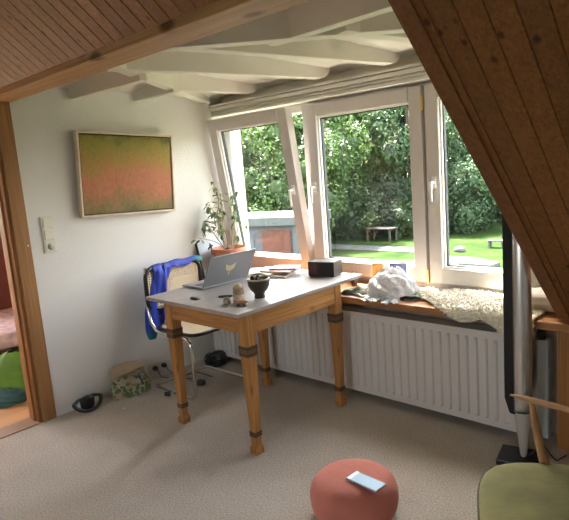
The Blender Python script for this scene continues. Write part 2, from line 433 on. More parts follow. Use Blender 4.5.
# ------------------------------------------------------------------ painting on the left wall
def painting_mat():
    m, nt, b = newmat('painting'); L = nt.links
    tc = nt.nodes.new('ShaderNodeTexCoord'); sep = nt.nodes.new('ShaderNodeSeparateXYZ'); L.new(tc.outputs['Object'], sep.inputs[0])
    n = nt.nodes.new('ShaderNodeTexNoise'); n.inputs['Scale'].default_value = 5; n.inputs['Detail'].default_value = 8; n.inputs['Roughness'].default_value = .7
    L.new(tc.outputs['Object'], n.inputs['Vector'])
    mp = nt.nodes.new('ShaderNodeMapping'); mp.inputs['Scale'].default_value = (60, 60, 34); L.new(tc.outputs['Object'], mp.inputs[0])
    n2 = nt.nodes.new('ShaderNodeTexNoise'); n2.inputs['Scale'].default_value = 1; n2.inputs['Detail'].default_value = 6; L.new(mp.outputs[0], n2.inputs['Vector'])
    # t = z/.56 + noise
    mr = nt.nodes.new('ShaderNodeMapRange'); mr.inputs[1].default_value = 0; mr.inputs[2].default_value = .56; L.new(sep.outputs[2], mr.inputs[0])
    a1 = nt.nodes.new('ShaderNodeMath'); a1.operation = 'MULTIPLY_ADD'; a1.inputs[1].default_value = .8; L.new(n.outputs['Fac'], a1.inputs[0]); L.new(mr.outputs[0], a1.inputs[2])
    a2 = nt.nodes.new('ShaderNodeMath'); a2.operation = 'MULTIPLY_ADD'; a2.inputs[1].default_value = .16; L.new(n2.outputs['Fac'], a2.inputs[0]); L.new(a1.outputs[0], a2.inputs[2])
    a3 = nt.nodes.new('ShaderNodeMath'); a3.operation = 'SUBTRACT'; a3.inputs[1].default_value = .48; L.new(a2.outputs[0], a3.inputs[0])
    r = ramp(nt, [(0, (.08, .06, .015)), (.12, (.15, .105, .018)), (.24, (.25, .11, .028)), (.34, (.36, .11, .04)), (.48, (.38, .125, .045)), (.60, (.33, .15, .025)), (.74, (.27, .18, .018)), (.88, (.22, .18, .016)), (1, (.11, .095, .014))])
    L.new(a3.outputs[0], r.inputs[0])
    mx = nt.nodes.new('ShaderNodeMix'); mx.data_type = 'RGBA'; mx.blend_type = 'OVERLAY'; mx.inputs['Factor'].default_value = .3
    L.new(r.outputs[0], mx.inputs['A']); L.new(n2.outputs['Fac'], mx.inputs['B'])
    L.new(mx.outputs['Result'], b.inputs['Base Color']); b.inputs['Roughness'].default_value = .6
    return m
pa = empty('painting', (wx(2.16) + .018, 2.157, 1.275)); tag(pa, 'abstract green and orange painting in a thin pale wood frame', 'painting')
pa.rotation_mode = 'XYZ'
pa.matrix_world = Matrix.Translation((wx(2.13) + .012, 2.13, 1.277)) @ Matrix.Rotation(math.atan(WA), 4, 'Z') @ Matrix.Rotation(math.radians(3.2), 4, 'Y') @ Matrix.Rotation(math.radians(-1.9), 4, 'X')
pw, ph_ = .765, .572
b = MB()
b.box(0, .04, -pw / 2, -pw / 2 + .014, 0, ph_); b.box(0, .04, pw / 2 - .014, pw / 2, 0, ph_); b.box(0, .04, -pw / 2, pw / 2, 0, .014); b.box(0, .04, -pw / 2, pw / 2, ph_ - .014, ph_)
b.build('picture_frame', mat('pale_wood', (.62, .50, .38), .5, var=.12, vscale=20), pa, bevel=.002)
MB().box(0, .012, -pw / 2 + .012, pw / 2 - .012, .012, ph_ - .012).build('backing', mat('shadow_gap', (.035, .022, .012), .8), pa)
MB().box(.012, .032, -pw / 2 + .022, pw / 2 - .022, .022, ph_ - .022).build('canvas', painting_mat(), pa, bevel=.001)

# switch plate: two rocker switches over a socket
plastic = mat('cream_plastic', (.68, .64, .55), .35)
sw = empty('switch_plate', (0, 0, 0)); tag(sw, 'cream triple plate of two light switches above one socket', 'light switch')
sw.matrix_world = Matrix.Translation((wx(1.53), 1.53, 1.205)) @ Matrix.Rotation(math.atan(WA), 4, 'Z')
MB().box(0, .010, -.041, .041, -.118, .118).build('plate', plastic, sw, bevel=.004)
for z in (.076, 0): MB().box(.008, .016, -.030, .030, z - .031, z + .031).build('rocker', plastic, sw, bevel=.003)
b = MB(); b.box(.008, .013, -.033, .033, -.108, -.046)
b.build('socket_face', plastic, sw, bevel=.003)
MB().lathe([(0, 0), (.020, 0), (.022, .001), (0, .0012)], (0, 0, 0), 24).build('socket_hole', mat('socket_shadow', (.50, .46, .38), .6), sw, loc=(.0135, 0, -.077), rot=(0, pi / 2, 0))  # flat disc, its darker tone paints the shade of the recess

# ------------------------------------------------------------------ table
tb = empty('dining_table', (-2.516, 2.215, 0)); tag(tb, 'old pine table with inlaid tapered legs and grey top', 'table')
ox, oy = -2.516, 2.215
legs = [(-2.185, 1.852), (-2.86, 1.855), (-2.187, 2.585), (-2.862, 2.575)]
def leg_mesh():
    prof = [(.027, 0), (.030, .005), (.030, .032), (.0255, .040), (.0215, .052), (.0225, .10), (.024, .16), (.034, .575), (.035, .63), (.035, .789)]
    b = MB(); vs = []
    for h, z in prof:
        c = h * .22
        for (sx, sy) in ((-1, -1), (1, -1), (1, 1), (-1, 1)):
            pass
        vs += [(-h + c, -h, z), (h - c, -h, z), (h, -h + c, z), (h, h - c, z), (h - c, h, z), (-h + c, h, z), (-h, h - c, z), (-h, -h + c, z)]
    n = len(prof); fs = [(i * 8 + k, i * 8 + (k + 1) % 8, (i + 1) * 8 + (k + 1) % 8, (i + 1) * 8 + k) for i in range(n - 1) for k in range(8)]
    b.add(vs, fs + [tuple(range(8))[::-1], tuple(range((n - 1) * 8, n * 8))])
    return b
def band_mesh(z0, z1, h0, h1):
    b = MB(); e = .0012
    zm = [z0, z0 + (z1 - z0) * .38, z0 + (z1 - z0) * .43, z0 + (z1 - z0) * .56, z0 + (z1 - z0) * .61, z1]
    for a, c in ((0, 1), (2, 3), (4, 5)):
        ha = h0 + (h1 - h0) * (a / 5) + e; hb = h0 + (h1 - h0) * (c / 5) + e
        za, zb = zm[a], zm[c]
        b.hexa([(-ha, -ha, za), (ha, -ha, za), (ha, ha, za), (-ha, ha, za)], [(-hb, -hb, zb), (hb, -hb, zb), (hb, hb, zb), (-hb, hb, zb)])
    return b
leg_me = band1 = band2 = None
for i, (x, y) in enumerate(legs):
    if i == 0:
        l = leg_mesh().build('leg', table_wood, tb, loc=(x - ox, y - oy, 0)); 
        b1 = band_mesh(.555, .612, .0337, .0347).build('inlay_band', inlay, l); b2 = band_mesh(.10, .128, .0225, .0232).build('inlay_band', inlay, l); l0, b10, b20 = l, b1, b2
    else:
        l = l0.copy(); COL.objects.link(l); l.location = (x - ox, y - oy, 0)
        for q in (b10, b20):
            c = q.copy(); COL.objects.link(c); c.parent = l
def T(b): # shift to table space
    b.v = [(x - ox, y - oy, z) for x, y, z in b.v]; return b
T(MB().box(-2.195, -2.157, 1.88, 2.555, .675, .789)).build('apron', apron_wood, tb, bevel=.003)
T(MB().box(-2.878, -2.842, 1.885, 2.545, .675, .789)).build('apron', apron_wood, tb, bevel=.003)
T(MB().box(-2.83, -2.205, 1.83, 1.866, .675, .789)).build('apron', apron_wood_x, tb, bevel=.003)
T(MB().box(-2.83, -2.205, 2.562, 2.6, .675, .789)).build('apron', apron_wood_x, tb, bevel=.003)
tops = [(-2.118, 1.745), (-2.158, 2.850), (-3.03, 2.83), (-2.99, 1.763)]
b = MB(); b.prism([(x, y) for x, y in tops], .790, .811, lambda a, c, h: (a, c, h)); T(b)
topm = wood('grey_table_top', (.29, .265, .26), (.37, .345, .335), axis=1, grain=(30, 2), knots=False, rough=.38, spec=.4)
b.build('tabletop', topm, tb, bevel=.003)
TZ = .8115; TS = .9565

# ------------------------------------------------------------------ cantilever cane chair
chrome = mat('chrome', (.75, .74, .72), .16, metal=1)
blackw = mat('black_lacquer', (.012, .012, .013), .35)
def cane_mat():
    m = bpy.data.materials.new('cane'); m.use_nodes = True; nt = m.node_tree; L = nt.links
    b = nt.nodes['Principled BSDF']; b.inputs['Base Color'].default_value = (.72, .58, .38, 1); b.inputs['Roughness'].default_value = .5
    tc = nt.nodes.new('ShaderNodeTexCoord'); mp = nt.nodes.new('ShaderNodeMapping'); mp.inputs['Scale'].default_value = (75, 75, 75); L.new(tc.outputs['Generated'], mp.inputs[0])
    uv = nt.nodes.new('ShaderNodeUVMap')
    mp.inputs['Scale'].default_value = (24, 24, 1); L.new(uv.outputs[0], mp.inputs[0])
    vm = nt.nodes.new('ShaderNodeVectorMath'); vm.operation = 'FRACTION'; L.new(mp.outputs[0], vm.inputs[0])
    vs = nt.nodes.new('ShaderNodeVectorMath'); vs.operation = 'DISTANCE'; vs.inputs[1].default_value = (.5, .5, 0)
    sp = nt.nodes.new('ShaderNodeSeparateXYZ'); cb = nt.nodes.new('ShaderNodeCombineXYZ'); L.new(vm.outputs[0], sp.inputs[0]); L.new(sp.outputs[0], cb.inputs[0]); L.new(sp.outputs[1], cb.inputs[1]); L.new(cb.outputs[0], vs.inputs[0])
    lt = nt.nodes.new('ShaderNodeMath'); lt.operation = 'LESS_THAN'; lt.inputs[1].default_value = .26; L.new(vs.outputs['Value'], lt.inputs[0])
    tr = nt.nodes.new('ShaderNodeBsdfTransparent'); mx = nt.nodes.new('ShaderNodeMixShader'); L.new(lt.outputs[0], mx.inputs[0]); L.new(b.outputs[0], mx.inputs[1]); L.new(tr.outputs[0], mx.inputs[2])
    L.new(mx.outputs[0], nt.nodes['Material Output'].inputs[0]); return m
cane = cane_mat()
def uv_grid(name, nu, nv, f, m, parent, su=1, sv=1):
    b = MB(); b.grid(nu, nv, f); o = b.build(name, m, parent)
    me = o.data; uv = me.uv_layers.new(name='UVMap')
    for p in me.polygons:
        for li in p.loop_indices:
            vi = me.loops[li].vertex_index
            uv.data[li].uv = ((vi % nu) / (nu - 1) * su, (vi // nu) / (nv - 1) * sv)
    return o
ch = empty('cantilever_chair', (-3.27, 2.32, 0)); tag(ch, 'cantilever chair with cane backrest on chrome tube pushed under the table', 'chair')
hw = .235
def arc(c, r, a0, a1, ax, ay, n=6):
    c = Vector(c); return [c + Vector(ax) * r * math.cos(a0 + (a1 - a0) * i / n) + Vector(ay) * r * math.sin(a0 + (a1 - a0) * i / n) for i in range(n + 1)]
path = []
sx0, sx1 = -.20, .23    # rear, front of seat (local x)
def side(y):
    p = [(sx0 - .03, y, .90), (sx0 - .055, y, .75), (sx0 - .05, y, .60), (sx0 - .03, y, .50)]
    p += [(sx0 + .03, y, .445), (sx0 + .1, y, .437), (sx1 - .06, y, .437)]
    p += [tuple(q) for q in arc((sx1 - .06, y, .377), .06, pi / 2, 0, (1, 0, 0), (0, 0, 1))][1:]
    p += [(sx1, y, .2), (sx1, y, .075)]
    p += [tuple(q) for q in arc((sx1 - .06, y, .075), .062, 0, -pi / 2, (1, 0, 0), (0, 0, 1))][1:]
    p += [(sx1 - .25, y, .0125), (sx0 - .03, y, .0125)]
    return p
a_ = side(-hw); c_ = side(hw)
r_ = arc((sx0 - .03, -hw + .05, .0125), .05, -pi / 2, -pi, (1, 0, 0), (0, 1, 0)); 
# side() ends at rear; join both sides with a rear floor bar
full = a_ + [(sx0 - .065, -hw + .012, .0125), (sx0 - .08, -hw + .05, .0125), (sx0 - .08, hw - .05, .0125), (sx0 - .065, hw - .012, .0125)] + c_[::-1]
MB().tube(full, .0125, 12).build('tube_frame', chrome, ch)
# seat: black bentwood rim with cane
b = MB(); rim = []
for i in range(40):
    a = 2 * pi * i / 40; cx_ = .5 * (sx0 + sx1) + .01; e = .3
    x = cx_ + .225 * math.copysign(abs(math.cos(a)) ** e, math.cos(a)); y = .225 * math.copysign(abs(math.sin(a)) ** e, math.sin(a)); rim.append((x, y, .462))
b.tube(rim, .016, 8, closed=True, flat=.8); b.build('seat_frame', blackw, ch)
uv_grid('seat', 12, 12, lambda u, v: (.025 + (u - .5) * .43, (v - .5) * .43, .466 - .012 * (1 - (2 * u - 1) ** 2) * (1 - (2 * v - 1) ** 2)), cane, ch)
# backrest
def backp(y, z):
    return (sx0 - .03 - .02 * (1 - (y / .235) ** 2) - .02 * (z - .5) * -1.0 - .01, y, z)
b = MB(); rim = []
for i in range(48):
    a = 2 * pi * i / 48; e = .35
    y = .238 * math.copysign(abs(math.cos(a)) ** e, math.cos(a)); z = .735 + .155 * math.copysign(abs(math.sin(a)) ** e, math.sin(a)); rim.append(backp(y, z))
b.tube(rim, .0155, 8, closed=True); b.build('back_frame', blackw, ch)
uv_grid('backrest', 14, 10, lambda u, v: backp((u - .5) * .465, .735 + (v - .5) * .30), cane, ch, 1, .7)

# blue jacket draped over the chair back
def jacket_mat():
    m, nt, b = newmat('jacket_cloth'); L = nt.links
    tc = nt.nodes.new('ShaderNodeTexCoord'); sep = nt.nodes.new('ShaderNodeSeparateXYZ'); L.new(tc.outputs['Object'], sep.inputs[0])
    n = nt.nodes.new('ShaderNodeTexNoise'); n.inputs['Scale'].default_value = 9; n.inputs['Detail'].default_value = 3; L.new(tc.outputs['Object'], n.inputs['Vector'])
    r = ramp(nt, [(0, (.015, .035, .30)), (.56, (.02, .05, .42)), (.62, (.04, .03, .22)), (.67, (.22, .03, .10)), (.72, (.02, .25, .30))]); L.new(n.outputs['Fac'], r.inputs[0])
    # teal hem low down and at the far shoulder
    mr = nt.nodes.new('ShaderNodeMapRange'); mr.inputs[1].default_value = .46; mr.inputs[2].default_value = .38; L.new(sep.outputs[2], mr.inputs[0])
    m2 = nt.nodes.new('ShaderNodeMapRange'); m2.inputs[1].default_value = .16; m2.inputs[2].default_value = .22; L.new(sep.outputs[1], m2.inputs[0])
    mxm = nt.nodes.new('ShaderNodeMath'); mxm.operation = 'MAXIMUM'; L.new(mr.outputs[0], mxm.inputs[0]); L.new(m2.outputs[0], mxm.inputs[1])
    mx = nt.nodes.new('ShaderNodeMix'); mx.data_type = 'RGBA'; L.new(mxm.outputs[0], mx.inputs['Factor']); L.new(r.outputs[0], mx.inputs['A']); mx.inputs['B'].default_value = (.01, .17, .19, 1)
    L.new(mx.outputs['Result'], b.inputs['Base Color']); b.inputs['Roughness'].default_value = .55
    return m
jk = empty('jacket', (-3.27, 2.32, 0)); tag(jk, 'bright blue jacket with teal hem draped over the cane chair back', 'jacket')
def jlen_f(y):   # how far it hangs on the seat side
    if y < -.12: return .075 + .22 * max(0, 1 - abs(y + .165) / .07)
    return .05 + .03 * math.sin(y * 20) + (.02 if y > .1 else 0)
def jlen_f(y):
    if y < -.09: return .27 - .3 * abs(y + .16)
    return max(.035, .16 - (y + .09) * 1.6) if y < 0 else .035 + .012 * math.sin(y * 25)
def jlen_b(y): return .50 if y < -.10 else max(.12, .50 - (y + .10) * 3)
def jf(u, v):
    y = -.178 + u * .42; y += .01 * math.sin(v * 9)
    a = jlen_f(y); c = jlen_b(y); tot = a + c; s_ = v * tot
    wob = .010 * math.sin(y * 55 + v * 5) + .006 * math.sin(y * 110 - v * 9)
    top = .912
    if s_ < a: z = top - (a - s_); x = backp(y, min(z, .88))[0] + .026 + wob * min(1, (a - s_) * 12)
    else: z = top - (s_ - a); x = backp(y, max(min(z, .88), .55))[0] - .030 + wob * .8 - .02 * min(1, (s_ - a) * 3)
    t = min(1, abs(s_ - a) / .03); 
    z -= .012 * t * t
    if abs(s_ - a) < .03: x = backp(y, .88)[0] + (.026 if s_ < a else -.030) * math.sin(t * pi / 2)
    return (x, y, z + .004 * math.sin(y * 40))
MB().grid(44, 46, jf).build('jacket_body', jacket_mat(), jk, solid=.008, sub=1)
# sleeve hanging on the near side, outside the upright
sl = []
for i in range(12):
    t = i / 11; sl.append((-.268 + .012 * math.sin(t * 4), -.135 - .075 * min(1, t * 1.6), .885 - t * .52))
MB().tube(sl, [.020, .033, .04, .042, .043, .044, .046, .047, .048, .05, .048, .03], 14, flat=.75).build('sleeve', jacket_mat(), jk, sub=1)

# ------------------------------------------------------------------ laptop
alu = mat('laptop_aluminium', (.27, .27, .29), .5, metal=.5)
lp = empty('laptop', (-2.925 * TS, 2.335 * TS, TZ)); lp.scale = (TS,) * 3; tag(lp, 'grey laptop standing open on the table with gold emblem on its lid', 'laptop')
lw = .195
MB().box(-.225, .004, -lw, lw, .003, .015).build('laptop_base', alu, lp, bevel=.004)
MB().box(-.13, -.02, -lw + .03, lw - .03, .015, .0165).build('keyboard', mat('keyboard', (.03, .03, .035), .5), lp)
MB().box(-.215, -.145, -.05, .05, .015, .0158).build('trackpad', mat('trackpad', (.35, .35, .37), .3), lp)
ld = empty('lid', (.0, 0, .014), 0, lp); ld.rotation_euler = (0, math.radians(29), 0)
MB().box(-.003, .004, -lw, lw, 0, .235).build('lid_shell', alu, ld, bevel=.003)
MB().box(-.0045, -.003, -lw + .008, lw - .008, .012, .228).build('screen', mat('screen_dark', (.02, .02, .025), .15), ld)
gold = mat('gold_sticker', (.62, .54, .33), .4, metal=.3)
b = MB(); pl = []
for i in range(13):
    a = pi + pi * i / 12; pl.append((.040 * math.cos(a), .136 + .040 * math.sin(a)))
pl += [(.045, .160), (.034, .150), (.020, .143), (0, .139), (-.020, .143), (-.034, .150), (-.045, .160)]
b.prism(pl, .004, .0048, lambda a, c, h: (h, -a, c))
b.prism([(-.006, .090), (.006, .090), (.004, .066), (-.004, .066)], .004, .0048, lambda a, c, h: (h, -a, c))
b.build('emblem', gold, ld)
MB().tube([(-.004, -lw + .03, .012), (-.004, lw - .03, .012)], .007, 10).build('hinge_bar', mat('hinge_grey', (.1, .1, .11), .4), lp)

# ------------------------------------------------------------------ small things on the table
def put(name, label, cat, x, y, z=TZ, rz=0, group=None):
    e = tag(empty(name, (x * TS, y * TS, TZ + (z - TZ) * TS), rz), label, cat, group); e.scale = (TS,) * 3
    return e
blk = mat('black_plastic', (.015, .015, .017), .4)
e = put('lighter', 'small black lighter lying near the table corner before the laptop', 'lighter', -2.747, 1.95, rz=.05)
MB().box(-.036, .028, -.012, .012, 0, .012).build('body', blk, e, bevel=.005); MB().box(.028, .038, -.010, .010, .001, .011).build('metal_cap', mat('dull_steel', (.3, .3, .3), .3, metal=1), e, bevel=.002)
e = put('eyeglasses_case', 'flat dark brown slim case lying between laptop and candle', 'case', -2.612, 2.075, rz=.75)
b = MB(); b.lathe([(0, 0), (.040, 0), (.045, .005), (.042, .011), (0, .013)], seg=24, sy=.42); b.build('case_shell', mat('dark_brown', (.04, .028, .022), .4), e)
# candle in a lumpy beige glass on a terracotta saucer
cer = mat('beige_ceramic', (.40, .28, .19), .6, bump=.6, bscale=60, var=.2, vscale=40)
e = put('candle_holder', 'beige textured candle jar with ragged wax top beside dark bowl', 'candle', -2.43, 2.025)
MB().lathe([(0, 0), (.030, 0), (.033, .004), (.032, .05), (.034, .056), (.031, .060), (.031, .085), (.028, .088), (.027, .065), (0, .065)], seg=26).build('jar', cer, e)
MB().lathe([(.0, .066), (.026, .07), (.028, .088), (.022, .097), (.012, .110), (.004, .104), (0, .100)], seg=14, jit=lambda a, i: 1 + .13 * math.sin(3 * a + i)).build('wax', mat('wax', (.62, .50, .36), .7, bump=.6, bscale=80), e)
MB().lathe([(.0325, .016), (.0335, .018), (.0335, .046), (.0325, .048)], seg=26).build('pale_band', mat('pale_label', (.62, .52, .42), .7, var=.3, vscale=60), e)
e = put('saucer', 'small orange brown clay saucer in front of the candle', 'saucer', -2.385, 2.01)
e.location = (-2.372 * TS, 1.995 * TS, TZ)
MB().lathe([(0, .001), (.018, 0), (.030, .008), (.037, .015), (.034, .015), (.026, .009), (0, .006)], seg=26, sx=1.1, sy=.8).build('dish', mat('clay', (.48, .24, .12), .55), e)
e = put('pebble', 'dark round pebble cluster piece at the saucer edge', 'pebble', -2.352, 1.955)
MB().lathe([(0, 0), (.010, .001), (.013, .006), (.009, .012), (0, .013)], seg=14, sx=1.3).build('stone', mat('dark_stone', (.03, .022, .03), .35), e)
e = put('pebble', 'smaller dark shiny pebble nearest the table corner', 'pebble', -2.322, 1.972)
MB().lathe([(0, 0), (.008, .001), (.010, .005), (.007, .010), (0, .011)], seg=14, sy=1.3).build('stone', mat('dark_stone', (.03, .022, .03), .35), e)
e = put('egg_cup', 'tiny speckled grey cup left of the clay saucer', 'cup', -2.468, 1.965)
MB().lathe([(0, 0), (.019, 0), (.021, .005), (.020, .036), (.017, .036), (.016, .008), (0, .008)], seg=20).build('cup_body', mat('speckled', (.42, .36, .29), .6, var=.5, vscale=120), e)
MB().tube([(.0195, 0, .028), (.030, 0, .024), (.030, 0, .012), (.020, 0, .009)], .003, 8).build('cup_handle', mat('speckled', (.4, .4, .4)), e)
# dark footed bowl with contents
e = put('footed_bowl', 'dark glazed footed bowl holding black crumbs on the table', 'bowl', -2.400, 2.160); e.scale = (1.1,) * 3
MB().lathe([(0, 0), (.027, 0), (.029, .004), (.026, .018), (.030, .028), (.046, .045), (.056, .068), (.058, .092), (.0575, .100), (.053, .100), (.051, .075), (.038, .050), (0, .045)], seg=34).build('bowl_body', mat('dark_glaze', (.045, .036, .026), .28, var=.4, vscale=25), e)
MB().lathe([(.0585, .094), (.059, .100), (.055, .1025), (.0525, .099)], seg=34).build('rim', mat('tan_rim', (.42, .34, .24), .4), e)
random.seed(3)
b = MB()
for i in range(16):
    a = random.uniform(0, 2 * pi); r = random.uniform(0, .036); s_ = random.uniform(.008, .013)
    b.lathe([(0, -s_), (s_ * .9, -s_ * .4), (s_, .2 * s_), (s_ * .5, s_ * .9), (0, s_)], (r * math.cos(a), r * math.sin(a), .088 + random.uniform(-.004, .016)), 8)
b.build('crumbs', mat('charcoal', (.018, .014, .013), .8), e)
# stack of papers, books
def slab(name, label, cat, x, y, z, w, d, h, rz, m, pages=None, group=None):
    e = put(name, label, cat, x, y, z, rz, group)
    if pages:
        MB().box(-w / 2, w / 2, -d / 2, d / 2, 0, .0015).build('back_cover', m, e)
        MB().box(-w / 2 + .003, w / 2 - .004, -d / 2 + .004, d / 2 - .004, .0015, h - .0015).build('page_block', pages, e)
        MB().box(-w / 2, w / 2, -d / 2, d / 2, h - .0015, h).build('cover', m, e)
        MB().box(-w / 2 - .001, -w / 2 + .003, -d / 2, d / 2, 0, h).build('spine', m, e)
    else:
        MB().box(-w / 2, w / 2, -d / 2, d / 2, 0, h).build('sheet', m, e)
    return e
pg = mat('paper_pages', (.78, .73, .64), .9, bump=.5, bscale=300)
slab('magazine', 'brown magazine at the bottom of the pile behind the bowl', 'magazine', -2.83, 2.70, TZ, .26, .20, .014, .35, mat('mag_brown', (.38, .25, .18), .4, var=.4, vscale=12), pg)
slab('magazine', 'cream magazine with orange print, second of the pile', 'magazine', -2.90, 2.72, TZ + .014, .25, .19, .012, -.15, mat('mag_cream', (.75, .60, .48), .4, var=.5, vscale=15), pg)
slab('magazine', 'reddish brown magazine lying third in the pile', 'magazine', -2.81, 2.75, TZ + .026, .24, .18, .013, .2, mat('mag_red', (.48, .20, .15), .4, var=.4, vscale=10), pg)
slab('notebook', 'blue notebook on top of the magazine pile', 'notebook', -2.79, 2.78, TZ + .039, .20, .14, .012, .45, mat('book_blue', (.12, .22, .50), .4), pg)
slab('envelope', 'white paper envelope slipped on top of cream magazine by the pot', 'envelope', -2.975, 2.69, TZ + .0262, .16, .22, .002, .6, mat('white_paper', (.86, .84, .80), .7))
bx = put('radio', 'black box radio with dark red panel on the far table corner', 'radio', -2.475, 2.85, rz=.25)
MB().box(-.098, .098, -.07, .07, .004, .104).build('casing', mat('radio_black', (.022, .02, .02), .35), bx, bevel=.004)
MB().box(-.088, -.03, -.0712, -.07, .016, .094).build('red_panel', mat('dark_red', (.10, .02, .014), .45), bx)
MB().box(-.022, .09, -.0712, -.07, .016, .094).build('grille_cloth', mat('radio_grille', (.03, .026, .024), .8, bump=.5, bscale=400), bx)
for sx_ in (-.08, .08):
    for sy_ in (-.05, .05): MB().box(sx_ - .008, sx_ + .008, sy_ - .008, sy_ + .008, 0, .004).build('foot', blk, bx)

# ------------------------------------------------------------------ plant
def leafquad(b, p, d, up, L_, W_, curl=.15):
    d = d.normalized(); s_ = d.cross(up)
    if s_.length < 1e-3: s_ = Vector((1, 0, 0))
    s_.normalize(); n = s_.cross(d).normalized()
    P = [p, p + d * L_ * .3 + s_ * W_ * .45 + n * curl * L_ * .2, p + d * L_ * .3 - s_ * W_ * .45 + n * curl * L_ * .2, p + d * L_ * .65 + s_ * W_ * .42, p + d * L_ * .65 - s_ * W_ * .42, p + d * L_ - n * curl * L_]
    mid1 = p + d * L_ * .3; mid2 = p + d * L_ * .65
    b.add([P[0], P[1], mid1, P[2], P[3], mid2, P[4], P[5]], [(0, 1, 2), (0, 2, 3), (1, 4, 5, 2), (2, 5, 6, 3), (4, 7, 5), (5, 7, 6)], True)
pl = tag(empty('potted_tree', (-3.53, 2.885, .6905)), 'thin leafy houseplant with bare stems in a wide terracotta pot', 'plant')
terra = mat('terracotta', (.50, .20, .115), .75, bump=.2, bscale=40, var=.12, vscale=12)
MB().lathe([(0, 0), (.088, 0), (.092, .004), (.128, .185), (.140, .187), (.145, .192), (.147, .232), (.143, .237), (.135, .236), (.132, .20), (0, .20)], seg=40).build('pot', terra, pl)
MB().lathe([(0, .206), (.07, .208), (.133, .204), (.133, .19)], seg=30, jit=lambda a, i: 1).build('soil', mat('soil', (.16, .10, .07), 1, bump=1, bscale=80), pl)
random.seed(12)
st = MB(); lf = MB(); lf2 = MB()
Rt = Vector((.749, .659, 0))        # roughly across the view; branches fan out around the pot
Fw = Vector((-.659, .749, 0))
def branch(p0, tips, r0):
    p = [Vector(p0)] + [Vector(t) for t in tips]
    # smooth
    q = []
    for i in range(len(p) - 1):
        for k in range(4):
            t = k / 4; q.append(p[i].lerp(p[i + 1], t))
    q.append(p[-1])
    for _ in range(2):
        q = [q[0]] + [(q[i - 1] + q[i] * 2 + q[i + 1]) / 4 for i in range(1, len(q) - 1)] + [q[-1]]
    n = len(q); st.tube(q, [r0 * (1 - .75 * i / (n - 1)) + .0008 for i in range(n)], 6)
    return q
def keep_in(v, m=.035):     # stay clear of wall and window
    v = Vector(v); v.x = max(v.x, wx(2.885 + v.y) + m + 3.53); v.y = min(v.y, 3.05 - 2.885 - .12 * max(0, v.z - .25)); return v
def P_(a, z, f=0): return keep_in(Rt * a + Fw * f + Vector((0, 0, z)), .075)
base = P_(-.005, .20)
brs = [
 [P_(-.03, .20), P_(-.05, .33, .02), P_(-.08, .46, .0), P_(-.045, .62, .02), P_(-.075, .78, 0)],
 [P_(-.01, .20), P_(-.045, .36, -.03), P_(-.02, .50, -.02), P_(-.02, .68, -.05)],
 [P_(.02, .20), P_(.03, .34, .03), P_(.075, .48, .02), P_(.06, .62, .03), P_(.085, .71, .03)],
 [P_(-.02, .20), P_(-.12, .36, .03), P_(-.19, .44, .03), P_(-.24, .47, .04), P_(-.285, .38, .04)],
 [P_(-.02, .21), P_(-.09, .29, -.03), P_(-.17, .32, -.05), P_(-.25, .335, -.05)],
 [P_(.03, .20), P_(.06, .32, -.05), P_(.11, .41, -.06), P_(.15, .44, -.06)],
 [P_(0, .20), P_(-.06, .40, .08), P_(-.12, .55, .08), P_(-.16, .60, .06)],
 [P_(0, .20), P_(.0, .38, -.08), P_(-.07, .50, -.09), P_(-.11, .54, -.08)],
]
for k, br in enumerate(brs):
    q = branch(br[0], br[1:], .0055 if k < 3 else .0035)
    n = len(q)
    for i in range(int(n * .38), n):
        for _ in range(3 if k not in (4, 5) else 1):
            if random.random() < .85:
                d_ = Vector((random.uniform(-1, 1), random.uniform(-1, 1), random.uniform(-1.1, .35)))
                tw = keep_in(q[i] + d_.normalized() * random.uniform(.01, .035), .06)
                if tw.x < wx(2.885 + tw.y) + 3.53 + .08: d_.x = abs(d_.x)
                if tw.y > .06: d_.y = -abs(d_.y)
                st.tube([q[i], tw], .0009, 4)
                leafquad(lf if random.random() < .7 else lf2, tw, d_, Vector((random.uniform(-.5, .5), random.uniform(-.5, .5), 1)), random.uniform(.040, .072), random.uniform(.020, .032), .2)
st.build('stem', mat('bark_grey', (.34, .27, .20), .8), pl)
def leafm(name, c, c2, tl=.35):
    m = bpy.data.materials.new(name); m.use_nodes = True; nt = m.node_tree; L = nt.links
    b = nt.nodes['Principled BSDF']; b.inputs['Roughness'].default_value = .45
    tr = nt.nodes.new('ShaderNodeBsdfTranslucent'); mx = nt.nodes.new('ShaderNodeMixShader'); mx.inputs[0].default_value = tl
    tc = nt.nodes.new('ShaderNodeTexCoord'); n = nt.nodes.new('ShaderNodeTexNoise'); n.inputs['Scale'].default_value = 14; L.new(tc.outputs['Object'], n.inputs['Vector'])
    r = ramp(nt, [(.35, c), (.65, c2)]); L.new(n.outputs['Fac'], r.inputs[0]); L.new(r.outputs[0], b.inputs['Base Color']); L.new(r.outputs[0], tr.inputs[0])
    L.new(b.outputs[0], mx.inputs[1]); L.new(tr.outputs[0], mx.inputs[2]); L.new(mx.outputs[0], nt.nodes['Material Output'].inputs[0]); return m
lf.build('foliage', leafm('leaf_dark', (.05, .10, .035), (.11, .17, .06)), pl)
lf2.build('pale_foliage', leafm('leaf_pale', (.22, .27, .12), (.36, .38, .20)), pl)
# roots knot at the stem foot
b = MB()
for i in range(7):
    a = i * .9; b.tube([P_(.0, .235), P_(.03 * math.cos(a), .215, .03 * math.sin(a)), P_(.055 * math.cos(a), .202, .055 * math.sin(a))], [.011, .008, .003], 7)
b.build('root', mat('bark_brown', (.17, .10, .07), .8), pl)

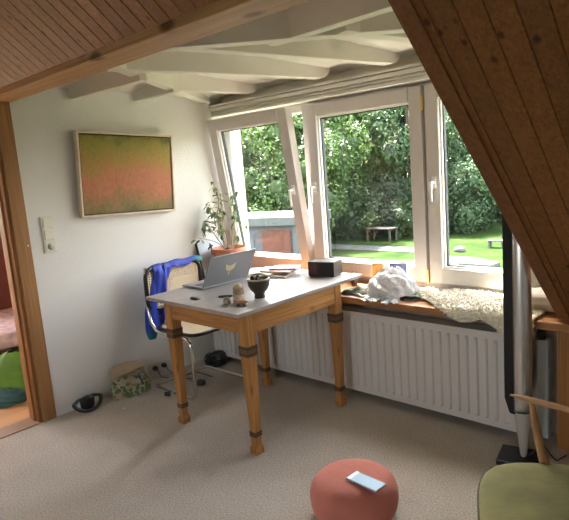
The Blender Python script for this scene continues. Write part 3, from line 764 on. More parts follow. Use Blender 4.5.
# pale canvas leaning in the corner
cv = empty('blank_canvas', (0, 0, 0)); tag(cv, 'pale blue canvas leaning on the wall behind the plant', 'canvas')
cv.matrix_world = Matrix.Translation((wx(2.85) + .075, 2.86, .6905)) @ Matrix.Rotation(math.atan(WA), 4, 'Z') @ Matrix.Rotation(math.radians(-12), 4, 'Y')
MB().box(-.009, .009, -.15, .15, 0, .29).build('canvas_face', mat('canvas_blue', (.60, .66, .74), .7), cv, bevel=.002)
MB().box(-.012, .010, -.158, -.15, 0, .29).build('edge_strip', mat('dark_edge', (.04, .035, .03), .7), cv)

# ------------------------------------------------------------------ things on the sill
def crumple(name, label, cat, c, R, m, seed, sq=(1, 1, 1), lobes=0.22, nz=26, na=44, part='bag_body'):
    random.seed(seed)
    ph = [(random.uniform(0, 6.28), random.randint(1, 5), random.uniform(.5, 3.5)) for _ in range(9)]
    e = tag(empty(name, c), label, cat)
    def f(u, v):
        a = 2 * pi * u; t = v
        r = math.sin(pi * (.06 + .93 * t) * .5 + 0) if t < .5 else 1
        prof = math.sin(pi * min(1, .08 + .92 * (1 - t)) / 2) ** .8
        cr_ = 0
        for p, k, q in ph: cr_ += abs(math.sin(k * a + p + q * t * 3)) - .6
        cr_ *= lobes / 4
        rr = R * prof * (1 + cr_ * (.4 + .6 * (1 - t)))
        z = sq[2] * R * (t ** .8) * (1 + .5 * cr_)
        if t < .06: z = 0.002
        return (rr * math.cos(a) * sq[0], rr * math.sin(a) * sq[1], z)
    MB().grid(na, nz, f).build(part, m, e)
    return e
def bagm():
    m = bpy.data.materials.new('carrier_plastic'); m.use_nodes = True; nt = m.node_tree; L = nt.links; b = nt.nodes['Principled BSDF']
    b.inputs['Base Color'].default_value = (.62, .64, .67, 1); b.inputs['Roughness'].default_value = .28
    tr = nt.nodes.new('ShaderNodeBsdfTranslucent'); tr.inputs[0].default_value = (.8, .8, .82, 1); mx = nt.nodes.new('ShaderNodeMixShader'); mx.inputs[0].default_value = .25
    tc = nt.nodes.new('ShaderNodeTexCoord'); n = nt.nodes.new('ShaderNodeTexVoronoi'); n.feature = 'DISTANCE_TO_EDGE'; n.inputs['Scale'].default_value = 16; L.new(tc.outputs['Object'], n.inputs['Vector'])
    bp = nt.nodes.new('ShaderNodeBump'); bp.inputs['Strength'].default_value = .9; bp.inputs['Distance'].default_value = .03; L.new(n.outputs['Distance'], bp.inputs['Height']); L.new(bp.outputs[0], b.inputs['Normal'])
    L.new(b.outputs[0], mx.inputs[1]); L.new(tr.outputs[0], mx.inputs[2]); L.new(mx.outputs[0], nt.nodes['Material Output'].inputs[0]); return m
bagmat = bagm()
e = crumple('carrier_bag', 'crumpled white plastic carrier bag on the wooden window bench', 'bag', (-1.93, 2.85, .6905), .155, bagmat, 5, sq=(1.08, .92, 1.12), lobes=.30)
b = MB()
def flap(c, dx, dy, L_, W_, seed):
    rnd = random.Random(seed)
    def f(u, v):
        x = (u - .5) * W_; s_ = v * L_
        return (c[0] + dx * s_ - dy * x, c[1] + dy * s_ + dx * x, c[2] + .03 * (1 - v) ** 2 + .012 * math.sin(u * 13 + v * 6 + seed) * (1 - abs(2 * u - 1)) + .004)
    b.grid(14, 10, f)
flap((.05, -.11, 0), .55, -.83, .10, .10, 1); flap((-.04, -.12, 0), -.1, -1, .08, .12, 2); flap((-.12, -.03, 0), -1, .1, .07, .12, 3)
b.build('bag_flap', bagmat, e, solid=.002)
e = tag(empty('garden_glove', (-2.17, 2.805, .6905), .2), 'dark green grey cloth gloves lying left of the white bag', 'gloves')
def gl(u, v):
    x = (u - .5) * .22; y = (v - .5) * .12
    return (x, y, .004 + .032 * max(0, (1 - (2 * u - 1) ** 4) * (1 - (2 * v - 1) ** 4)) * (.7 + .5 * math.sin(u * 9) * math.sin(v * 7 + 1)))
MB().grid(26, 16, gl).build('cloth', mat('glove_cloth', (.16, .18, .12), .9, var=.9, vscale=22, bump=.8, bscale=60), e, solid=.003)
e = tag(empty('leaflet', (-2.04, 2.745, .6905), -.3), 'pale crumpled leaflet sticking out under the white bag', 'leaflet')
MB().grid(14, 8, lambda u, v: ((u - .5) * .2, (v - .5) * .07, .002 + .012 * abs(math.sin(u * 8 + v * 3)))).build('paper', mat('leaflet_paper', (.55, .47, .40), .6, var=.4, vscale=25), e, solid=.001)
e = tag(empty('green_packet', (-1.755, 2.86, .6905), -.5), 'green and white folded packet right of the white bag', 'packet')
MB().grid(12, 8, lambda u, v: ((u - .5) * .14, (v - .5) * .10, .003 + .02 * math.sin(u * 3.1) * math.sin(v * 3.1))).build('foil', mat('packet_green', (.22, .42, .20), .4, var=.8, vscale=25), e, solid=.002)
e = tag(empty('sunglasses', (-1.755, 2.775, .6905), .5), 'dark folded sunglasses between white bag and sheepskin', 'sunglasses')
b = MB(); b.tube([(-.06, 0, .012), (-.03, .01, .018), (0, .006, .016), (.03, .01, .018), (.06, 0, .012)], .006, 8, flat=1.8); b.build('frame_front', blk, e)
b = MB(); b.tube([(-.06, 0, .012), (-.02, -.025, .006), (.05, -.02, .005)], .003, 8); b.tube([(.06, 0, .012), (.02, -.012, .006), (-.05, -.008, .005)], .003, 8); b.build('temple', blk, e)
e = tag(empty('figurine', (-2.345, 3.0, .6905)), 'small dark brown owl shaped figurine by the window frame', 'figurine')
MB().lathe([(0, 0), (.022, 0), (.026, .02), (.024, .045), (.018, .056), (.021, .068), (.018, .082), (.008, .09), (0, .09)], seg=18, sy=.8).build('figure_body', mat('dark_bronze', (.09, .055, .04), .5), e)
b = MB()
for s_ in (-1, 1): b.lathe([(.006, 0), (.004, .010), (0, .018)], (s_ * .012, 0, .084), 8)
b.build('ear', mat('dark_bronze', (.09, .055, .04), .5), e)
b = MB(); b.lathe([(.012, .008), (.016, .025), (.012, .045), (0, .048)], (0.012, -.02, 0), 12); b.build('arm', mat('dark_bronze', (.09, .055, .04), .5), e)
def card(x, y, w, h, rz, face, label, tilt=-10, nm='postcard'):
    e = tag(empty(nm, (0, 0, 0)), label, 'postcard')
    e.matrix_world = Matrix.Translation((x, y, .6915)) @ Matrix.Rotation(rz, 4, 'Z') @ Matrix.Rotation(math.radians(tilt), 4, 'X')
    MB().box(-w / 2, w / 2, -.001, .001, 0, h).build('card', mat('card_white', (.80, .78, .74), .5), e)
    MB().box(-w / 2 + .005, w / 2 - .005, -.0018, -.001, .005, h - .005).build('picture', face, e)
    return e
card(-2.185, 3.065, .105, .150, .25, mat('card_orange', (.62, .34, .10), .5, var=.6, vscale=18), 'upright postcard with orange and grey picture behind the white bag')
card(-2.02, 3.045, .125, .165, .25, mat('card_blue', (.12, .13, .30), .5, var=.8, vscale=16), 'upright dark blue postcard right behind the white bag')
card(-2.42, 3.09, .075, .14, .1, mat('card_violet', (.22, .14, .50), .5, var=.5, vscale=30), 'small violet card peeping over the black radio')

# sheepskin
def fleece_h(x, y):
    return 0
sk = tag(empty('sheepskin', (-1.35, 2.86, .69)), 'cream sheepskin rug spread on the window bench, hanging over its edge', 'sheepskin')
random.seed(4)
def outline(u):   # front edge drape as function of x
    return None
SX0, SX1 = -1.83, -.985
def skin(u, v):
    x = SX0 + (SX1 - SX0) * u
    backy = 3.10 - .13 * (1 - min(1, u / .28)) ** 2
    # length from back to front along surface
    front = [.10, .17, .24, .30, .35, .395, .425, .45, .475, .465, .44, .465, .495, .515, .52, .50]
    t = u * 15; i = min(14, int(t)); L_ = front[i] + (front[i + 1] - front[i]) * (t - i)
    s_ = v * L_; bend = backy - 2.685
    puff = .022 * (min(1, 8 * v * (1.02 - v)) * min(1, 8 * u * (1.02 - u) + .2)) + .008 * math.sin(x * 16) * math.sin(s_ * 14)
    if s_ < bend - .02: return (x + 1.35, backy - s_ - 2.86, .006 + puff)
    k = s_ - (bend - .02); r = .03
    if k < r * pi / 2: a = k / r; return (x + 1.35, 2.705 - (r) * math.sin(a) - puff * math.sin(a) - 2.86 + .0, .006 - r + r * math.cos(a) + puff * math.cos(a))
    return (x + 1.35, 2.675 - puff - 2.86, .006 - r - (k - r * pi / 2))
wool = MB(); wool.grid(90, 60, skin)
wm, nt, bb = newmat('wool')
tc = nt.nodes.new('ShaderNodeTexCoord'); n = nt.nodes.new('ShaderNodeTexNoise'); n.inputs['Scale'].default_value = 55; n.inputs['Detail'].default_value = 3; nt.links.new(tc.outputs['Object'], n.inputs['Vector'])
rr_ = ramp(nt, [(.35, (.78, .69, .52)), (.52, (.90, .85, .73))]); nt.links.new(n.outputs['Fac'], rr_.inputs[0]); nt.links.new(rr_.outputs[0], bb.inputs['Base Color'])
bb.inputs['Roughness'].default_value = 1; bb.inputs['Specular IOR Level'].default_value = .1
bpn = nt.nodes.new('ShaderNodeBump'); bpn.inputs['Strength'].default_value = .45; bpn.inputs['Distance'].default_value = .02; nt.links.new(n.outputs['Fac'], bpn.inputs['Height']); nt.links.new(bpn.outputs[0], bb.inputs['Normal'])
hide = wool.build('hide', wm, sk, solid=.006)
# tufts
tf = MB(); random.seed(9)
for i in range(5200):
    u, v = random.random(), random.random() ** .8
    p = Vector(skin(u, v)); q = Vector(skin(min(1, u + .01), v)) - p; q2 = Vector(skin(u, min(1, v + .01))) - p
    n_ = q2.cross(q)
    if n_.length < 1e-9: continue
    n_.normalize()
    if n_.z < -.01: n_ = -n_
    if abs(n_.z) < .3 and n_.y > 0: n_ = -n_
    d_ = (n_ + Vector((random.uniform(-.8, .8), random.uniform(-.9, .3), random.uniform(-.5, .2)))).normalized()
    ln = random.uniform(.012, .026)
    s_ = d_.orthogonal().normalized() * random.uniform(.003, .005)
    mid = p + d_ * ln * .55 + Vector((random.uniform(-.003, .003), random.uniform(-.003, .003), 0)); end = p + d_ * ln + Vector((random.uniform(-.006, .006), random.uniform(-.006, .006), -.004))
    s2 = s_.cross(d_)
    tf.add([p + s_, p - s_ * .5 + s2, p - s_ * .5 - s2, end], [(0, 1, 3), (1, 2, 3), (2, 0, 3)], True)
tf.build('fleece', wm, sk)

# pillow at the bench end
def pillow(name, label, c, sx_, sy_, sz_, rot, m):
    e = tag(empty(name, c), label, 'pillow'); e.rotation_euler = rot
    b = MB(); N = 20
    def up(sg):
        def f(u, v):
            x, y = 2 * u - 1, 2 * v - 1
            h = (max(0, (1 - x ** 4) * (1 - y ** 4))) ** .5
            k = 1 - .06 * (1 - h)
            return (x * sx_ * k, y * sy_ * k, sg * sz_ * h * (1 + .05 * math.sin(5 * x + 2) * math.sin(4 * y)))
        return f
    b.grid(N, N, up(1)); b.grid(N, N, up(-1)); b.build('cover', m, e)
    return e
beige = mat('beige_linen', (.55, .50, .43), .9, bump=.3, bscale=30, var=.1)
pillow('cushion', 'beige linen cushion lying at the bench end beneath the slope', (-1.00, 2.93, .745), .17, .13, .05, (0, 0, .1), beige)
pillow('cushion', 'beige cushion standing upright behind the lying one', (-1.03, 3.04, .845), .15, .13, .045, (math.radians(72), 0, .05), beige)

# ------------------------------------------------------------------ loudspeaker
sp = empty('loudspeaker', (-1.012, 2.55, 0)); tag(sp, 'slim column loudspeaker with aluminium body, pointed foot and black base', 'loudspeaker')
steel = mat('brushed_aluminium', (.62, .61, .62), .27, metal=.9)
ang = math.radians(8)
b = MB(); prof = []
N = 14
def column(z, hwid, dep):   # half-round body section opening towards -x
    return [(hwid * .0 + dep * math.cos(a), hwid * math.sin(a), z) for a in [(-pi / 2 + pi * i / N) for i in range(N + 1)]]
vs = []; lv = [(.27, .046), (.30, .047), (1.33, .047), (1.345, .044)]
for z, h in lv: vs += column(z, h, h * 1.35)
n = N + 1
fs = [(k * n + i, k * n + i + 1, (k + 1) * n + i + 1, (k + 1) * n + i) for k in range(len(lv) - 1) for i in range(N)] + [tuple(range(n))[::-1], tuple(range(3 * n, 4 * n))]
fs += [(k * n + N, k * n, (k + 1) * n, (k + 1) * n + N) for k in range(3)]
SR = (0, 0, math.radians(-12))
b.add(vs, fs, True); b.build('column_body', steel, sp, rot=SR)
b = MB()
b.prism([(-.058, .33), (-.030, .255), (.002, .255), (.002, 1.335), (-.058, 1.335)], -.045, .045, lambda a, c, h: (a, h, c))
b.build('front_grille', mat('grille_fabric', (.010, .010, .012), .75, bump=.3, bscale=500), sp, bevel=.01, rot=SR)
MB().lathe([(.012, .03), (.016, .04), (.030, .15), (.043, .26), (.044, .272), (0, .272)], (.018, 0, 0), 24).build('cone_foot', mat('grey_foot', (.46, .43, .41), .5), sp)
MB().box(-.10, .115, -.085, .085, 0, .03).build('base_plate', blackw, sp, bevel=.004, rot=(0, 0, math.radians(12)))
b = MB(); b.tube([(.04, .02, .035), (.10, .04, .10), (.13, .05, .05), (.15, .08, .01), (.17, .16, .008)], .0035, 8); b.build('cable', blk, sp)

# ------------------------------------------------------------------ green chair, lower right
cc = (-.514, 1.541, 0)
gc = empty('easy_chair', cc, math.radians(-10))
SL = dict(loc=(-.035, .165, 0), rot=(0, 0, math.radians(36))); tag(gc, 'green velvet easy chair with a curved wooden back rail', 'chair')
velv = mat('green_velvet', (.215, .20, .075), .95, sheen=.15, var=.22, vscale=7, bump=.25, bscale=90, spec=.1)
def sq_ring(hx, hy, z, e, n=48, cx_=0, cy_=0):
    return [(cx_ + hx * math.copysign(abs(math.cos(2 * pi * i / n)) ** e, math.cos(2 * pi * i / n)), cy_ + hy * math.copysign(abs(math.sin(2 * pi * i / n)) ** e, math.sin(2 * pi * i / n)), z) for i in range(n)]
b = MB(); rings = []
for hx, z in ((.245, .12), (.26, .14), (.273, .26), (.28, .335), (.281, .355), (.274, .375), (.255, .386), (.19, .394), (.10, .398), (.003, .399)):
    rings.append(sq_ring(hx, hx * 1.02, z, .6))
vs = [p for r in rings for p in r]; n = 48
b.add(vs, [(k * n + i, k * n + (i + 1) % n, (k + 1) * n + (i + 1) % n, (k + 1) * n + i) for k in range(len(rings) - 1) for i in range(n)] + [tuple(range(n))[::-1]], True)
b.build('seat', velv, gc, **SL)
b = MB(); b.tube(sq_ring(.280, .286, .360, .6), .0045, 8, closed=True); b.build('piping', mat('dark_velvet_edge', (.10, .09, .04), .9), gc, **SL)
ash = wood('chair_wood', (.36, .19, .085), (.54, .32, .16), axis=0, grain=(50, 2), knots=False)
ash_z = wood('chair_wood_upright', (.36, .19, .085), (.54, .32, .16), axis=2, grain=(50, 2), knots=False)
# back rail (bowed), its tips reaching forward
rl = []
for i in range(25):
    t = -1 + 2 * i / 24; rl.append((t * .37, .395 - .03 * t ** 2, .60 + .004 * t * t))
b = MB(); b.tube(rl, [.005 + .010 * min(1, (1 - abs(-1 + 2 * i / 24)) * 5) for i in range(25)], 10, flat=.7); b.build('back_rail', ash, gc)
for sx_ in (-1, 1):
    b = MB(); pp = []
    for i in range(9):
        t = i / 8; pp.append((sx_ * (.29 - .15 * t ** 1.2), .378 - .02 * t, .595 - .52 * t))
    b.tube(pp, [.014, .018, .020, .022, .023, .022, .021, .019, .016], 10, flat=.6); b.build('back_upright', ash_z, gc)
for sx_ in (-1, 1):
    for sy_ in (-1, 1):
        MB().tube([(sx_ * .18, sy_ * .18, .14), (sx_ * .21, sy_ * .21, 0)], [.02, .013], 12).build('leg', ash_z, gc, **SL)

# ------------------------------------------------------------------ pouf and phone
pf = empty('pouf', (-1.415, 1.722, 0)); tag(pf, 'round salmon pink fabric pouf standing on the carpet', 'pouf')
pink = mat('salmon_fabric', (.54, .175, .13), .9, bump=.6, bscale=16, var=.06, vscale=6, sheen=.1)
def pj(a, i):
    if 6 <= i <= 9: return 1 + .007 * math.sin(34 * a + 2 * math.sin(3 * a)) * (1 if i == 8 else .4) + .008 * math.sin(7 * a + 1) + .012 * math.sin(2 * a)
    return 1 + .008 * math.sin(5 * a + i * .7) + .010 * math.sin(2 * a)
PR = .187
MB().lathe([(0, .002), (.12, .001), (.150, .006), (.172, .022), (.187, .055), (.192, .09), (.190, .12), (.184, .145), (.170, .170), (.148, .186), (.115, .196), (.06, .199), (0, .198)], seg=72, jit=pj).build('body', pink, pf, sub=1)
ph = empty('smartphone', (-1.322, 1.690, .2005), math.radians(-5)); tag(ph, 'smartphone with pale screen lying on the pink pouf', 'phone')
ph.rotation_euler = (0, 0, math.radians(-3))
MB().box(-.082, .082, -.037, .037, 0, .009).build('case', mat('phone_case', (.30, .26, .30), .4), ph, bevel=.004)
scr, nt, bb = newmat('phone_screen'); bb.inputs['Base Color'].default_value = (.02, .03, .035, 1); bb.inputs['Roughness'].default_value = .35
bb.inputs['Emission Color'].default_value = (.30, .46, .58, 1); bb.inputs['Emission Strength'].default_value = .5; bb.inputs['Specular IOR Level'].default_value = .1
MB().box(-.060, .078, -.033, .033, .009, .0097).build('screen', scr, ph)
MB().box(-.078, -.061, -.033, .033, .009, .0096).build('top_bezel', mat('phone_black', (.03, .03, .04), .2), ph)

# ------------------------------------------------------------------ things on the floor by the left wall
dv = empty('clip_lamp', (-3.615, 1.585, 0), math.atan2(.20, -.03)); dv.scale = (1.15, 1.0, .92); tag(dv, 'small black object with a curved open handle on the carpet by the wall', 'device')
dv['label'] = 'small black gadget with a curved open handle lying by the left wall'
hnd = [(.088 * math.cos(a), -.03 - .045 * math.sin(a), .082 - .068 * math.sin(a)) for a in [pi * i / 18 for i in range(19)]]
dv.name = 'handheld_vacuum_head'; dv.name = 'gadget'
b = MB(); b.tube(hnd, .012, 10, flat=1.0); b.build('handle', blk, dv)
b = MB(); b.tube([(-.090, -.03, .080), (-.05, -.012, .092), (.05, -.012, .092), (.090, -.03, .080)], [.010, .012, .012, .010], 10); b.build('crossbar', blk, dv)
MB().lathe([(0, 0), (.020, .0), (.030, .012), (.038, .04), (.040, .075), (.034, .100), (.018, .112), (0, .114)], (0, -.03, 0), 24, sx=1.15, sy=.7).build('housing', blk, dv)
b = MB(); b.tube([(-.03, .03, .02), (-.06, .05, .06), (-.02, .068, .13), (.03, .068, .13), (.05, .06, .06), (.03, .03, .03)], .0018, 6); b.build('thin_wire', mat('white_wire', (.7, .7, .68), .5), dv)

# paper carrier bag with green print
def bag_print():
    m, nt, b = newmat('paper_bag_print'); L = nt.links
    tc = nt.nodes.new('ShaderNodeTexCoord'); sep = nt.nodes.new('ShaderNodeSeparateXYZ'); L.new(tc.outputs['Object'], sep.inputs[0])
    v = nt.nodes.new('ShaderNodeTexVoronoi'); v.inputs['Scale'].default_value = 34; L.new(tc.outputs['Object'], v.inputs['Vector'])
    n = nt.nodes.new('ShaderNodeTexNoise'); n.inputs['Scale'].default_value = 11; n.inputs['Detail'].default_value = 3; L.new(tc.outputs['Object'], n.inputs['Vector'])
    r = ramp(nt, [(.0, (.05, .16, .04)), (.38, (.10, .25, .06)), (.46, (.07, .06, .04)), (.56, (.38, .32, .25)), (.75, (.50, .42, .32)), (1, (.06, .05, .04))]); L.new(v.outputs['Distance'], r.inputs[0])
    r2 = ramp(nt, [(.36, (0, 0, 0)), (.44, (1, 1, 1))]); L.new(n.outputs['Fac'], r2.inputs[0])
    zr = nt.nodes.new('ShaderNodeMapRange'); zr.inputs[1].default_value = .15; zr.inputs[2].default_value = .12; L.new(sep.outputs[2], zr.inputs[0])
    ml = nt.nodes.new('ShaderNodeMath'); ml.operation = 'MULTIPLY'; L.new(r2.outputs[0], ml.inputs[0]); L.new(zr.outputs[0], ml.inputs[1])
    mx = nt.nodes.new('ShaderNodeMix'); mx.data_type = 'RGBA'; L.new(ml.outputs[0], mx.inputs['Factor']); mx.inputs['A'].default_value = (.44, .33, .22, 1); L.new(r.outputs[0], mx.inputs['B'])
    L.new(mx.outputs['Result'], b.inputs['Base Color']); b.inputs['Roughness'].default_value = .75
    n3 = nt.nodes.new('ShaderNodeTexNoise'); n3.inputs['Scale'].default_value = 24; L.new(tc.outputs['Object'], n3.inputs['Vector'])
    bp = nt.nodes.new('ShaderNodeBump'); bp.inputs['Strength'].default_value = .7; bp.inputs['Distance'].default_value = .02; L.new(n3.outputs['Fac'], bp.inputs['Height']); L.new(bp.outputs[0], b.inputs['Normal'])
    return m
pb = empty('paper_bag', (-3.60, 1.925, 0), math.radians(90 - 3)); tag(pb, 'crumpled brown paper bag with green print leaning by the wall', 'bag')
def bgf(u, v):     # around (u), up (v)
    a = 2 * pi * u; e = .5
    wx_ = .135 * (1 - .12 * v + .05 * math.sin(3 * v)); dp = .075 * (1 - .75 * v)
    x = wx_ * math.copysign(abs(math.cos(a)) ** e, math.cos(a)); y = dp * math.copysign(abs(math.sin(a)) ** e, math.sin(a))
    x += .010 * math.sin(9 * v + 3 * a) ; y += .008 * math.sin(11 * v + 5 * a) + .075 * v * v * .6
    return (x, y, .003 + .175 * v)
MB().grid(60, 22, bgf).build('bag_body', bag_print(), pb)
kraft = mat('kraft_paper', (.42, .31, .20), .75, bump=.5, bscale=30)
b = MB()
def foldf(u, v):
    x = -.135 + .27 * u; h = .048 * math.sin(pi * min(1, max(0, u))) ** .5
    if v < .5: t = v * 2; return (x, .035 + .01 * math.sin(8 * u) + .02 * t - .02, .165 + t * (.02 + h))
    t = (v - .5) * 2; return (x, .035 - .01 - .055 * t + .01 * math.sin(8 * u), .165 + (1 - t) * (.02 + h) + t * -.01 * math.sin(5 * u + 1))
b.grid(30, 12, foldf); b.build('folded_top', kraft, pb, solid=.003)
b = MB(); b.tube([(.03, -.075, .13), (.045, -.083, .10), (.055, -.084, .07)], [.008, .011, .007], 8, flat=.5); b.build('printed_logo', mat('navy_print', (.03, .03, .10), .7), pb)

# wall socket, plugs, power strip
so = empty('wall_socket', (0, 0, 0)); tag(so, 'white double wall socket low behind the left table leg', 'socket')
so.matrix_world = Matrix.Translation((wx(2.22), 2.225, .085)) @ Matrix.Rotation(math.atan(WA), 4, 'Z')
MB().box(0, .011, -.082, .082, -.042, .042).build('plate', plastic, so, bevel=.004)
for k, y in enumerate((-.038, .040)):
    p = empty('power_plug', (0, 0, 0)); tag(p, ('black power plug in the near half of the wall socket', 'black power plug in the far half of the wall socket')[k], 'plug')
    p.matrix_world = Matrix.Translation((wx(2.22) + .011, 2.225 + y, .085)) @ Matrix.Rotation(math.atan(WA), 4, 'Z')
    b = MB(); b.tube([(0, 0, 0), (.02, 0, 0), (.032, 0, 0)], [.019, .019, .013], 16); b.build('plug_body', blk, p)
    b = MB(); b.tube([(.032, 0, 0), (.05, 0, -.02), (.055, .01 + .02 * k, -.066), (.09 + .05 * k, .05, -.080), (.2, .07 + .1 * k, -.081), (.28 + .1 * k, .16, -.081)], .003, 8); b.build('cord', blk, p)
ps = empty('power_plug', (-3.30, 2.04, 0), .7); tag(ps, 'loose black plug adapter on the carpet beside the table leg', 'plug')
b = MB(); b.tube([(-.03, 0, .019), (.0, 0, .019), (.012, 0, .019)], [.014, .018, .018], 16); b.build('plug_body', blk, ps)
b = MB(); b.tube([(.010, -.009, .019), (.032, -.009, .019)], .0024, 8); b.tube([(.010, .009, .019), (.032, .009, .019)], .0024, 8); b.build('pin', steel, ps)
p2 = empty('power_adapter', (-3.28, 2.30, 0), .3); tag(p2, 'black power adapter lying on the carpet under the cane chair', 'power adapter')
MB().box(-.03, .03, -.025, .025, 0, .035).build('brick', blk, p2, bevel=.006)
b = MB(); b.tube([(-.03, 0, .017), (-.12, .04, .006), (-.2, .1, .005), (-.26, .2, .005)], .0025, 8); b.build('cord', blk, p2)
wc = MB(); wc.tube([(-3.62, 2.02, .006), (-3.5, 2.07, .004), (-3.40, 2.02, .004), (-3.30, 1.95, .004), (-3.36, 1.86, .004), (-3.46, 1.84, .004), (-3.5, 1.9, .004), (-3.42, 1.97, .004)], .0022, 6)
o = wc.build('cable', mat('grey_cable', (.55, .52, .48), .5)); tag(o, 'thin pale cable looping over the carpet right of the paper bag', 'cable')
# heap of black cables and fabric by the radiator corner
hb = empty('cable_heap', (-3.56, 2.66, 0)); tag(hb, 'tangle of black cables in the corner beside the radiator', 'cable')
random.seed(21)
b = MB()
for k in range(6):
    p = []; a0 = random.uniform(0, 6); r0 = random.uniform(.05, .12)
    for i in range(22):
        a = a0 + i * .55; p.append((r0 * math.cos(a) * (1 + .2 * math.sin(i)), r0 * .8 * math.sin(a), .008 + k * .012 + .008 * math.sin(i * 1.3)))
    b.tube(p, .0045, 6)
b.build('loops', blk, hb)
b = MB(); b.lathe([(0, 0), (.06, 0), (.075, .03), (.06, .08), (.03, .10), (0, .105)], (.02, .02, 0), 18, jit=lambda a, i: 1 + .15 * math.sin(3 * a + i)); b.build('plug_block', blk, hb)
# small scrap on the carpet
sc_ = MB(); sc_.lathe([(0, 0), (.008, 0), (.010, .003), (.004, .006), (0, .006)], (-3.39, 1.74, 0), 10); o = sc_.build('paper_scrap', mat('white_paper', (.86, .84, .80), .7)); tag(o, 'tiny white paper scrap lying on the carpet before the bag', 'scrap')

# ------------------------------------------------------------------ next room contents
bd_ = empty('bed', (-5.45, 1.6, 0)); tag(bd_, 'low bed with pale pink patterned cover seen through the doorway', 'bed')
MB().box(-.7, .62, -1.0, .9, .0, .22).build('bed_frame', mat('bed_wood', (.10, .03, .02), .5), bd_, bevel=.02)
MB().box(-.7, .62, -1.0, .9, .22, .36).build('mattress', mat('pink_cover', (.62, .47, .48), .9, var=.35, vscale=14), bd_, bevel=.04, segs=4)
wd_ = empty('wardrobe', (-6.2, 2.2, 0)); tag(wd_, 'dark reddish wardrobe in the next room', 'wardrobe')
MB().box(-.3, .3, -.75, .85, 0, 2.0).build('carcass', mat('red_wood', (.16, .035, .018), .5, var=.2), wd_, bevel=.01)
MB().box(.3, .32, -.745, .05, .05, 1.95).build('door', mat('red_wood', (.16, .035, .018), .5), wd_, bevel=.004)
MB().box(.3, .32, .055, .845, .05, 1.95).build('door', mat('red_wood', (.16, .035, .018), .5), wd_, bevel=.004)
e = crumple('bean_bag', 'bright green floor cushion in the doorway of the next room', 'cushion', (-4.52, 1.50, 0), .26, mat('green_cloth', (.09, .20, .025), .9, var=.15, bump=.3, bscale=15), 31, sq=(1, 1, 1.1), lobes=.12, part='cushion_body')
e = crumple('clothes_pile', 'dark teal clothes lying in front of the green cushion', 'clothes', (-4.30, 1.33, 0), .13, mat('teal_cloth', (.02, .07, .07), .9, var=.4, bump=.3, bscale=25), 32, sq=(1.2, 1, .7), lobes=.3, part='cloth')
e = crumple('maroon_clothes', 'maroon cloth crumpled beside the teal clothes', 'clothes', (-4.28, 1.58, 0), .11, mat('maroon_cloth', (.13, .025, .03), .9, var=.4, bump=.3, bscale=25), 33, sq=(1.2, 1, .8), lobes=.3, part='cloth')
st_ = empty('stool', (-4.55, 1.42, 0)); 
bpy.data.objects.remove(st_)

# ------------------------------------------------------------------ glass and frame of the added rear fill window
r = empty('window_4', (0, 0, 0)); struct(r)
fr = MB()
for a, c in ((-1.5, -.9), (-.9, -.3)): rect_frame(fr, a, c, .75, 2.35, .07, -2.80, -2.73)
fr.build('window_frame', pvc, r)
MB().box(-1.45, -.35, -2.77, -2.765, .80, 2.30).build('pane', glass, r)

# ------------------------------------------------------------------ outside
GZ = -1.2
def grassm():
    m, nt, b = newmat('lawn'); L = nt.links
    tc = nt.nodes.new('ShaderNodeTexCoord'); n = nt.nodes.new('ShaderNodeTexNoise'); n.inputs['Scale'].default_value = 1.2; n.inputs['Detail'].default_value = 8; L.new(tc.outputs['Object'], n.inputs['Vector'])
    r = ramp(nt, [(.3, (.009, .019, .0035)), (.55, (.016, .031, .006)), (.75, (.026, .042, .011))]); L.new(n.outputs['Fac'], r.inputs[0]); L.new(r.outputs[0], b.inputs['Base Color']); b.inputs['Roughness'].default_value = 1; b.inputs['Specular IOR Level'].default_value = .05
    return m
struct(MB().box(-60, 40, -30, 60, GZ - .2, GZ).build('ground', grassm()))
pth = MB(); pth.hexa([(-22, 13.9, GZ), (-8.6, 14.5, GZ), (-8.8, 15.4, GZ), (-22, 15.0, GZ)], [(-22, 13.9, GZ + .02), (-8.6, 14.5, GZ + .02), (-8.8, 15.4, GZ + .02), (-22, 15.0, GZ + .02)])
struct(pth.build('path', mat('path_gravel', (.032, .033, .032), .9, var=.2, vscale=3)))
# garden bits
po = empty('pond', (-7.1, 13.3, GZ)); tag(po, 'small round pond sunk in the lawn near the window', 'pond')
MB().lathe([(0, .02), (.85, .02)], seg=40, sx=1.1, sy=.75).build('water', mat('pond_water', (.02, .045, .055), .5, spec=.3), po)
MB().lathe([(.85, .0), (.85, .05), (.95, .06), (1.02, .0)], seg=40, sx=1.1, sy=.75).build('stone_rim', mat('garden_stone', (.06, .06, .057), .9, var=.3, vscale=4), po)
bo = MB(); bo.lathe([(0, 0), (.26, 0), (.30, .10), (.25, .24), (.12, .33), (0, .34)], seg=16, sx=1.2, jit=lambda a, i: 1 + .08 * math.sin(3 * a + i * 2)); o = bo.build('boulder', mat('pale_stone', (.07, .068, .066), .9, var=.2, vscale=5), loc=(-7.75, 15.1, GZ)); o.scale = (.5,) * 3; tag(o, 'pale boulder lying on the sunlit lawn', 'boulder')
sl_ = MB(); sl_.box(-.45, .45, -.25, .25, 0, .14); o = sl_.build('stone_slab', mat('pale_stone', (.3, .3, .3)), loc=(-6.15, 13.0, GZ), bevel=.03); tag(o, 'flat pale stone slab near the pond', 'stone slab')
bn = empty('garden_bench', (-7.05, 16.1, GZ), .1); bn.scale = (.6,) * 3; tag(bn, 'small white garden bench standing on the lawn far right', 'bench')
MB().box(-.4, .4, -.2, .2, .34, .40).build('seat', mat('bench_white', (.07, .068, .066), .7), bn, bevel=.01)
for sx_ in (-.33, .33): MB().box(sx_ - .04, sx_ + .04, -.17, .17, 0, .34).build('leg', mat('bench_white', (.3, .3, .3)), bn)
